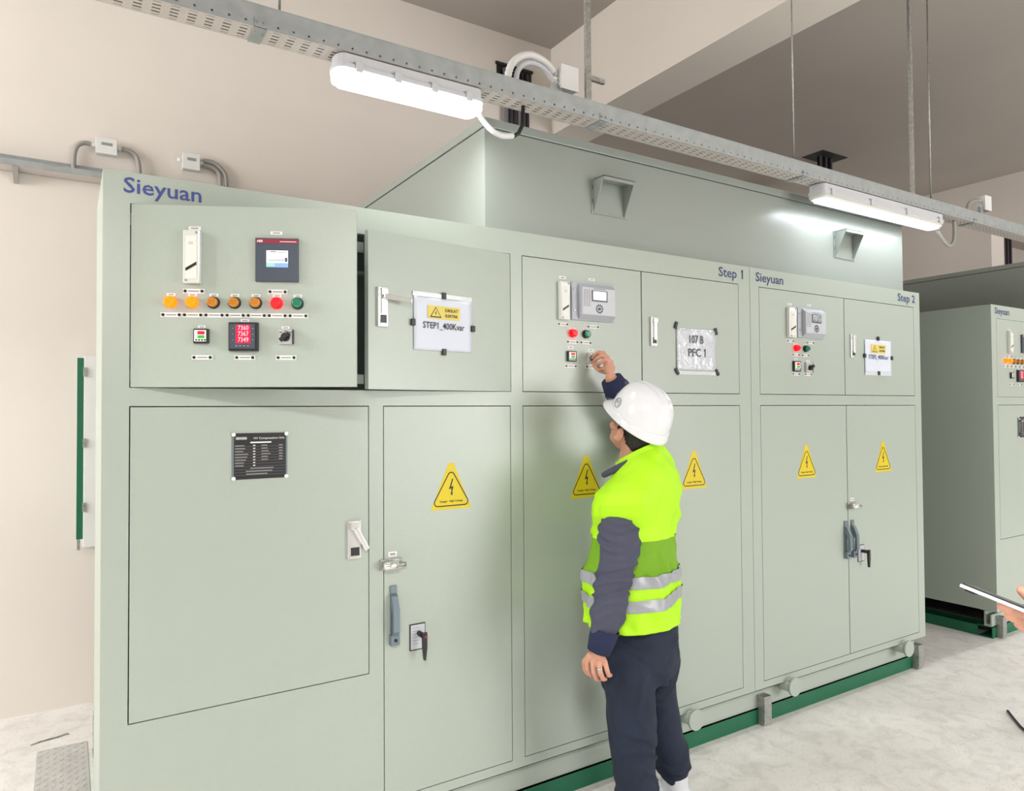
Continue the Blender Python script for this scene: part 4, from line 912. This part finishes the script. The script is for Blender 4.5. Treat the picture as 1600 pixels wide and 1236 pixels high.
vest = m.build('safety_vest', MAN, base, label='fluorescent lime safety vest'); sd = vest.modifiers.new('solid', 'SOLIDIFY'); sd.thickness = .004; sd.offset = 1
for z0_, z1_, in ((.905, .950), (.990, 1.035)):
    m = MB(); sel = []
    for i in range(len(fine)-1):
        f0, f1 = fine[i][0].z, fine[i+1][0].z
    kk = 6
    def ring_at(z):
        for i in range(len(fine)-1):
            a_, b_ = fine[i][0].z, fine[i+1][0].z
            if a_ <= z <= b_:
                f = (z-a_)/(b_-a_); return [vs[i*n+j].lerp(vs[(i+1)*n+j], f) for j in range(n)]
    prev = None
    for k in range(kk+1):
        R1 = ring_at(z0_+(z1_-z0_)*k/kk); cc = sum(R1, Vector())/n; R1 = [p+(p-cc).normalized()*.0062 for p in R1]
        if prev:
            for j in range(n): m._add([prev[j], prev[(j+1) % n], R1[(j+1) % n], R1[j]], [(0, 1, 2, 3)], REFL, True)
        prev = R1
    bmesh.ops.remove_doubles(m.b, verts=m.b.verts, dist=1e-5)
    o = m.build('reflective_band', vest, base, label='silver reflective band')
# collar flap of the vest and dark jacket collar
m = MB(); limb(m, [(pt(944, 742, 2.76), .012), (pt(958, 735, 2.74), .014), (pt(980, 724, 2.735), .014), (pt(1005, 710, 2.75), .013)])
union(m, .004, 'jacket_collar', JACKET, 2, None, MAN, base, label='dark collar')

# --- the second person, just outside the right edge, holding up a phone
ph = CAM_P + 1.1*(_F + _R*(1575-800)/CAM_F + _U*(618-950)/CAM_F)
P2 = Vector((1.62, .10, 0)); P2R = P2.copy()
P2E = tag(empty('person', P2), 'person at the right edge of whom only fingers holding a phone show', 'person')
f2 = (ph-Vector((P2.x, P2.y, ph.z))).normalized(); f2.z = 0; l2 = Vector((-f2.y, f2.x, 0))
def q2(l, f, z): return P2+l2*l+f2*f+Vector((0, 0, z))
b = MB(); h2 = (f2-Vector((0, 0, .25))).normalized(); u2 = (Vector((0, 0, 1))+f2*.25).normalized(); hd2 = q2(0, .04, 1.60)
e2 = head_shape(b, hd2, h2, u2)
limb(b, [(q2(0, .01, 1.56), .055), (q2(0, 0, 1.42), .062)]); rings(b, [(q2(0, 0, .9), .15, .10, 0), (q2(0, 0, 1.1), .14, .10, 0), (q2(0, 0, 1.35), .17, .10, 0), (q2(0, 0, 1.43), .12, .08, 0)], l2, f2, SKIN)
sides = []
wr = pt(1655, 985, 1.13)
EL = q2(.24, .12, 1.12); SHL = q2(.19, 0, 1.40); SHR = q2(-.19, 0, 1.40); ER = q2(-.25, -.02, 1.12); WR = q2(-.24, .12, .90)
limb(b, [(SHL, .045), (EL, .04), (wr, .028)]); limb(b, [(SHR, .045), (ER, .04), (WR, .028)])
for s_ in (-1, 1): limb(b, [(q2(s_*.09, 0, .9), .085), (q2(s_*.10, 0, .48), .055), (q2(s_*.10, 0, .09), .04)])
def q(x, y, t): return pt(x, y, t)
hand(b, wr, [q(1618, 962, 1.06), q(1622, 972, 1.085), q(1628, 980, 1.105), q(1636, 986, 1.125)],
     [[q(1602, 958, 1.055), q(1582, 954, 1.06), q(1566, 948, 1.075)], [q(1604, 968, 1.08), q(1590, 967, 1.085), q(1577, 962, 1.10)], [q(1610, 978, 1.10), q(1600, 979, 1.105), q(1592, 975, 1.12)], [q(1620, 988, 1.12), q(1612, 990, 1.125), q(1605, 985, 1.135)]],
     [q(1644, 966, 1.09), q(1626, 946, 1.05), q(1610, 932, 1.04), q(1598, 923, 1.045)])
hw = WR+Vector((0, 0, -.02)); K5 = [hw+l2*.01+f2*d_-Vector((0, 0, .08)) for d_ in (.035, .012, -.011, -.033)]
hand(b, hw, K5, [[k-Vector((0, 0, .035)), k-Vector((0, 0, .058))+l2*.012, k-Vector((0, 0, .070))+l2*.028] for k in K5], [hw+f2*.02-Vector((0, 0, .03)), hw+f2*.045-Vector((0, 0, .055)), hw+f2*.05-Vector((0, 0, .08)), hw+f2*.048-Vector((0, 0, .10))])
union(b, .0032, 'body', SKIN, 3, None, P2E, P2R)
eyes(hd2, h2, u2, e2, P2E, P2R)
m = MB()
for o, sc in (((0, -.020, .044), (.081, .096, .088)), ((0, -.055, -.02), (.064, .05, .06))):
    T = Matrix((e2*sc[0], h2*sc[1], u2*sc[2])).transposed().to_4x4(); T.translation = hd2+e2*o[0]+h2*o[1]+u2*o[2]; m.ball((0, 0, 0), 1, HAIR, 20, 12, T=T)
union(m, .006, 'hair', HAIR, 3, None, P2E, P2R)
m = MB(); rings(m, [(q2(0, 0, .88), .19, .14, 0), (q2(0, 0, 1.1), .18, .135, 0), (q2(0, 0, 1.3), .20, .13, 0), (q2(0, 0, 1.42), .16, .10, 0), (q2(0, 0, 1.47), .08, .08, 0)], l2, f2, JACKET)
limb(m, [(SHL, .07), (EL, .06), (EL.lerp(wr, .85), .045)]); limb(m, [(SHR, .07), (ER, .06), (ER.lerp(WR, .9), .045)])
union(m, .009, 'jacket', JACKET, 3, (.005, (9, 9, 30)), P2E, P2R)
m = MB(); rings(m, [(q2(0, 0, .80), .17, .12, 0), (q2(0, 0, .95), .175, .125, 0)], l2, f2, TROUS)
for s_ in (-1, 1): limb(m, [(q2(s_*.09, 0, .86), .098), (q2(s_*.10, 0, .48), .075), (q2(s_*.10, 0, .12), .065)])
union(m, .010, 'trousers', TROUS, 3, (.006, (7, 7, 10)), P2E, P2R)
for s_ in (-1, 1):
    m = MB(); limb(m, [(q2(s_*.10, -.05, .045), .042), (q2(s_*.10, .05, .048), .046), (q2(s_*.11, .15, .038), .038)]); m.box(-.01, .01, -.01, .01, 0, .02, BLACK, T=Matrix.Translation(q2(s_*.10, .03, 0)))
    union(m, .007, 'shoe', BLACK, 3, None, P2E, P2R)
# phone held nearly edge-on
pA, pB = q(1511, 916, 1.10), q(1636, 966, 1.02); ax = (pB-pA).normalized(); vw = ((pA+pB)/2-CAM_P).normalized()
nrm = (vw.cross(ax)).normalized(); nrm = nrm if nrm.z > 0 else -nrm
nrm = (nrm - vw*.04).normalized(); nrm = (nrm-ax*nrm.dot(ax)).normalized(); dp = nrm.cross(ax).normalized()
Tm = Matrix((ax, dp, nrm)).transposed().to_4x4(); Tm.translation = (pA+pB)/2
Lh = (pB-pA).length/2
pr = tag(empty('mobile_phone', (pA+pB)/2), 'mobile phone in a white case held edge-on at the right edge of the picture', 'phone'); rel = (pA+pB)/2
MB().box(-Lh, Lh, -.036, .036, -.0035, .0015, LAMPB, .0015, T=Tm).build('case', pr, rel, label='white case'); MB().box(-Lh+.002, Lh-.002, -.034, .034, .0015, .0038, BLACK, .0008, T=Tm).build('screen', pr, rel)
MB().box(-Lh+.006, -Lh+.020, -.030, -.014, -.0065, -.0045, BLACK, .001, T=Tm).build('camera_bump', pr, rel)

# look-alikes carry a shared group
GROUPS = {'switchgear_cabinet': 'switchgear cabinets in the rows', 'duct_plenum': 'boxes on top of the cabinets', 'skid_frame': 'skid frames under the cabinets', 'base_beam': 'green beams on the floor',
          'hold_down_clamp': 'steel clamps on the green beams', 'paper_notice': 'sheets fixed to the upper doors', 'cable_tray': 'cable trays', 'cable': 'loose black and grey cables', 'tray_hanger': 'hangers of the overhead tray',
          'ceiling_lamp': 'lamps under the cable trays', 'conduit': 'conduits', 'junction_box': 'white junction boxes', 'bracket': 'brackets on the overhead tray', 'cable_riser': 'cable risers'}
for o in S.objects:
    k = o.name.split('.')[0]
    if o.parent is None and k in GROUPS and 'label' in o and 'group' not in o: o['group'] = GROUPS[k]
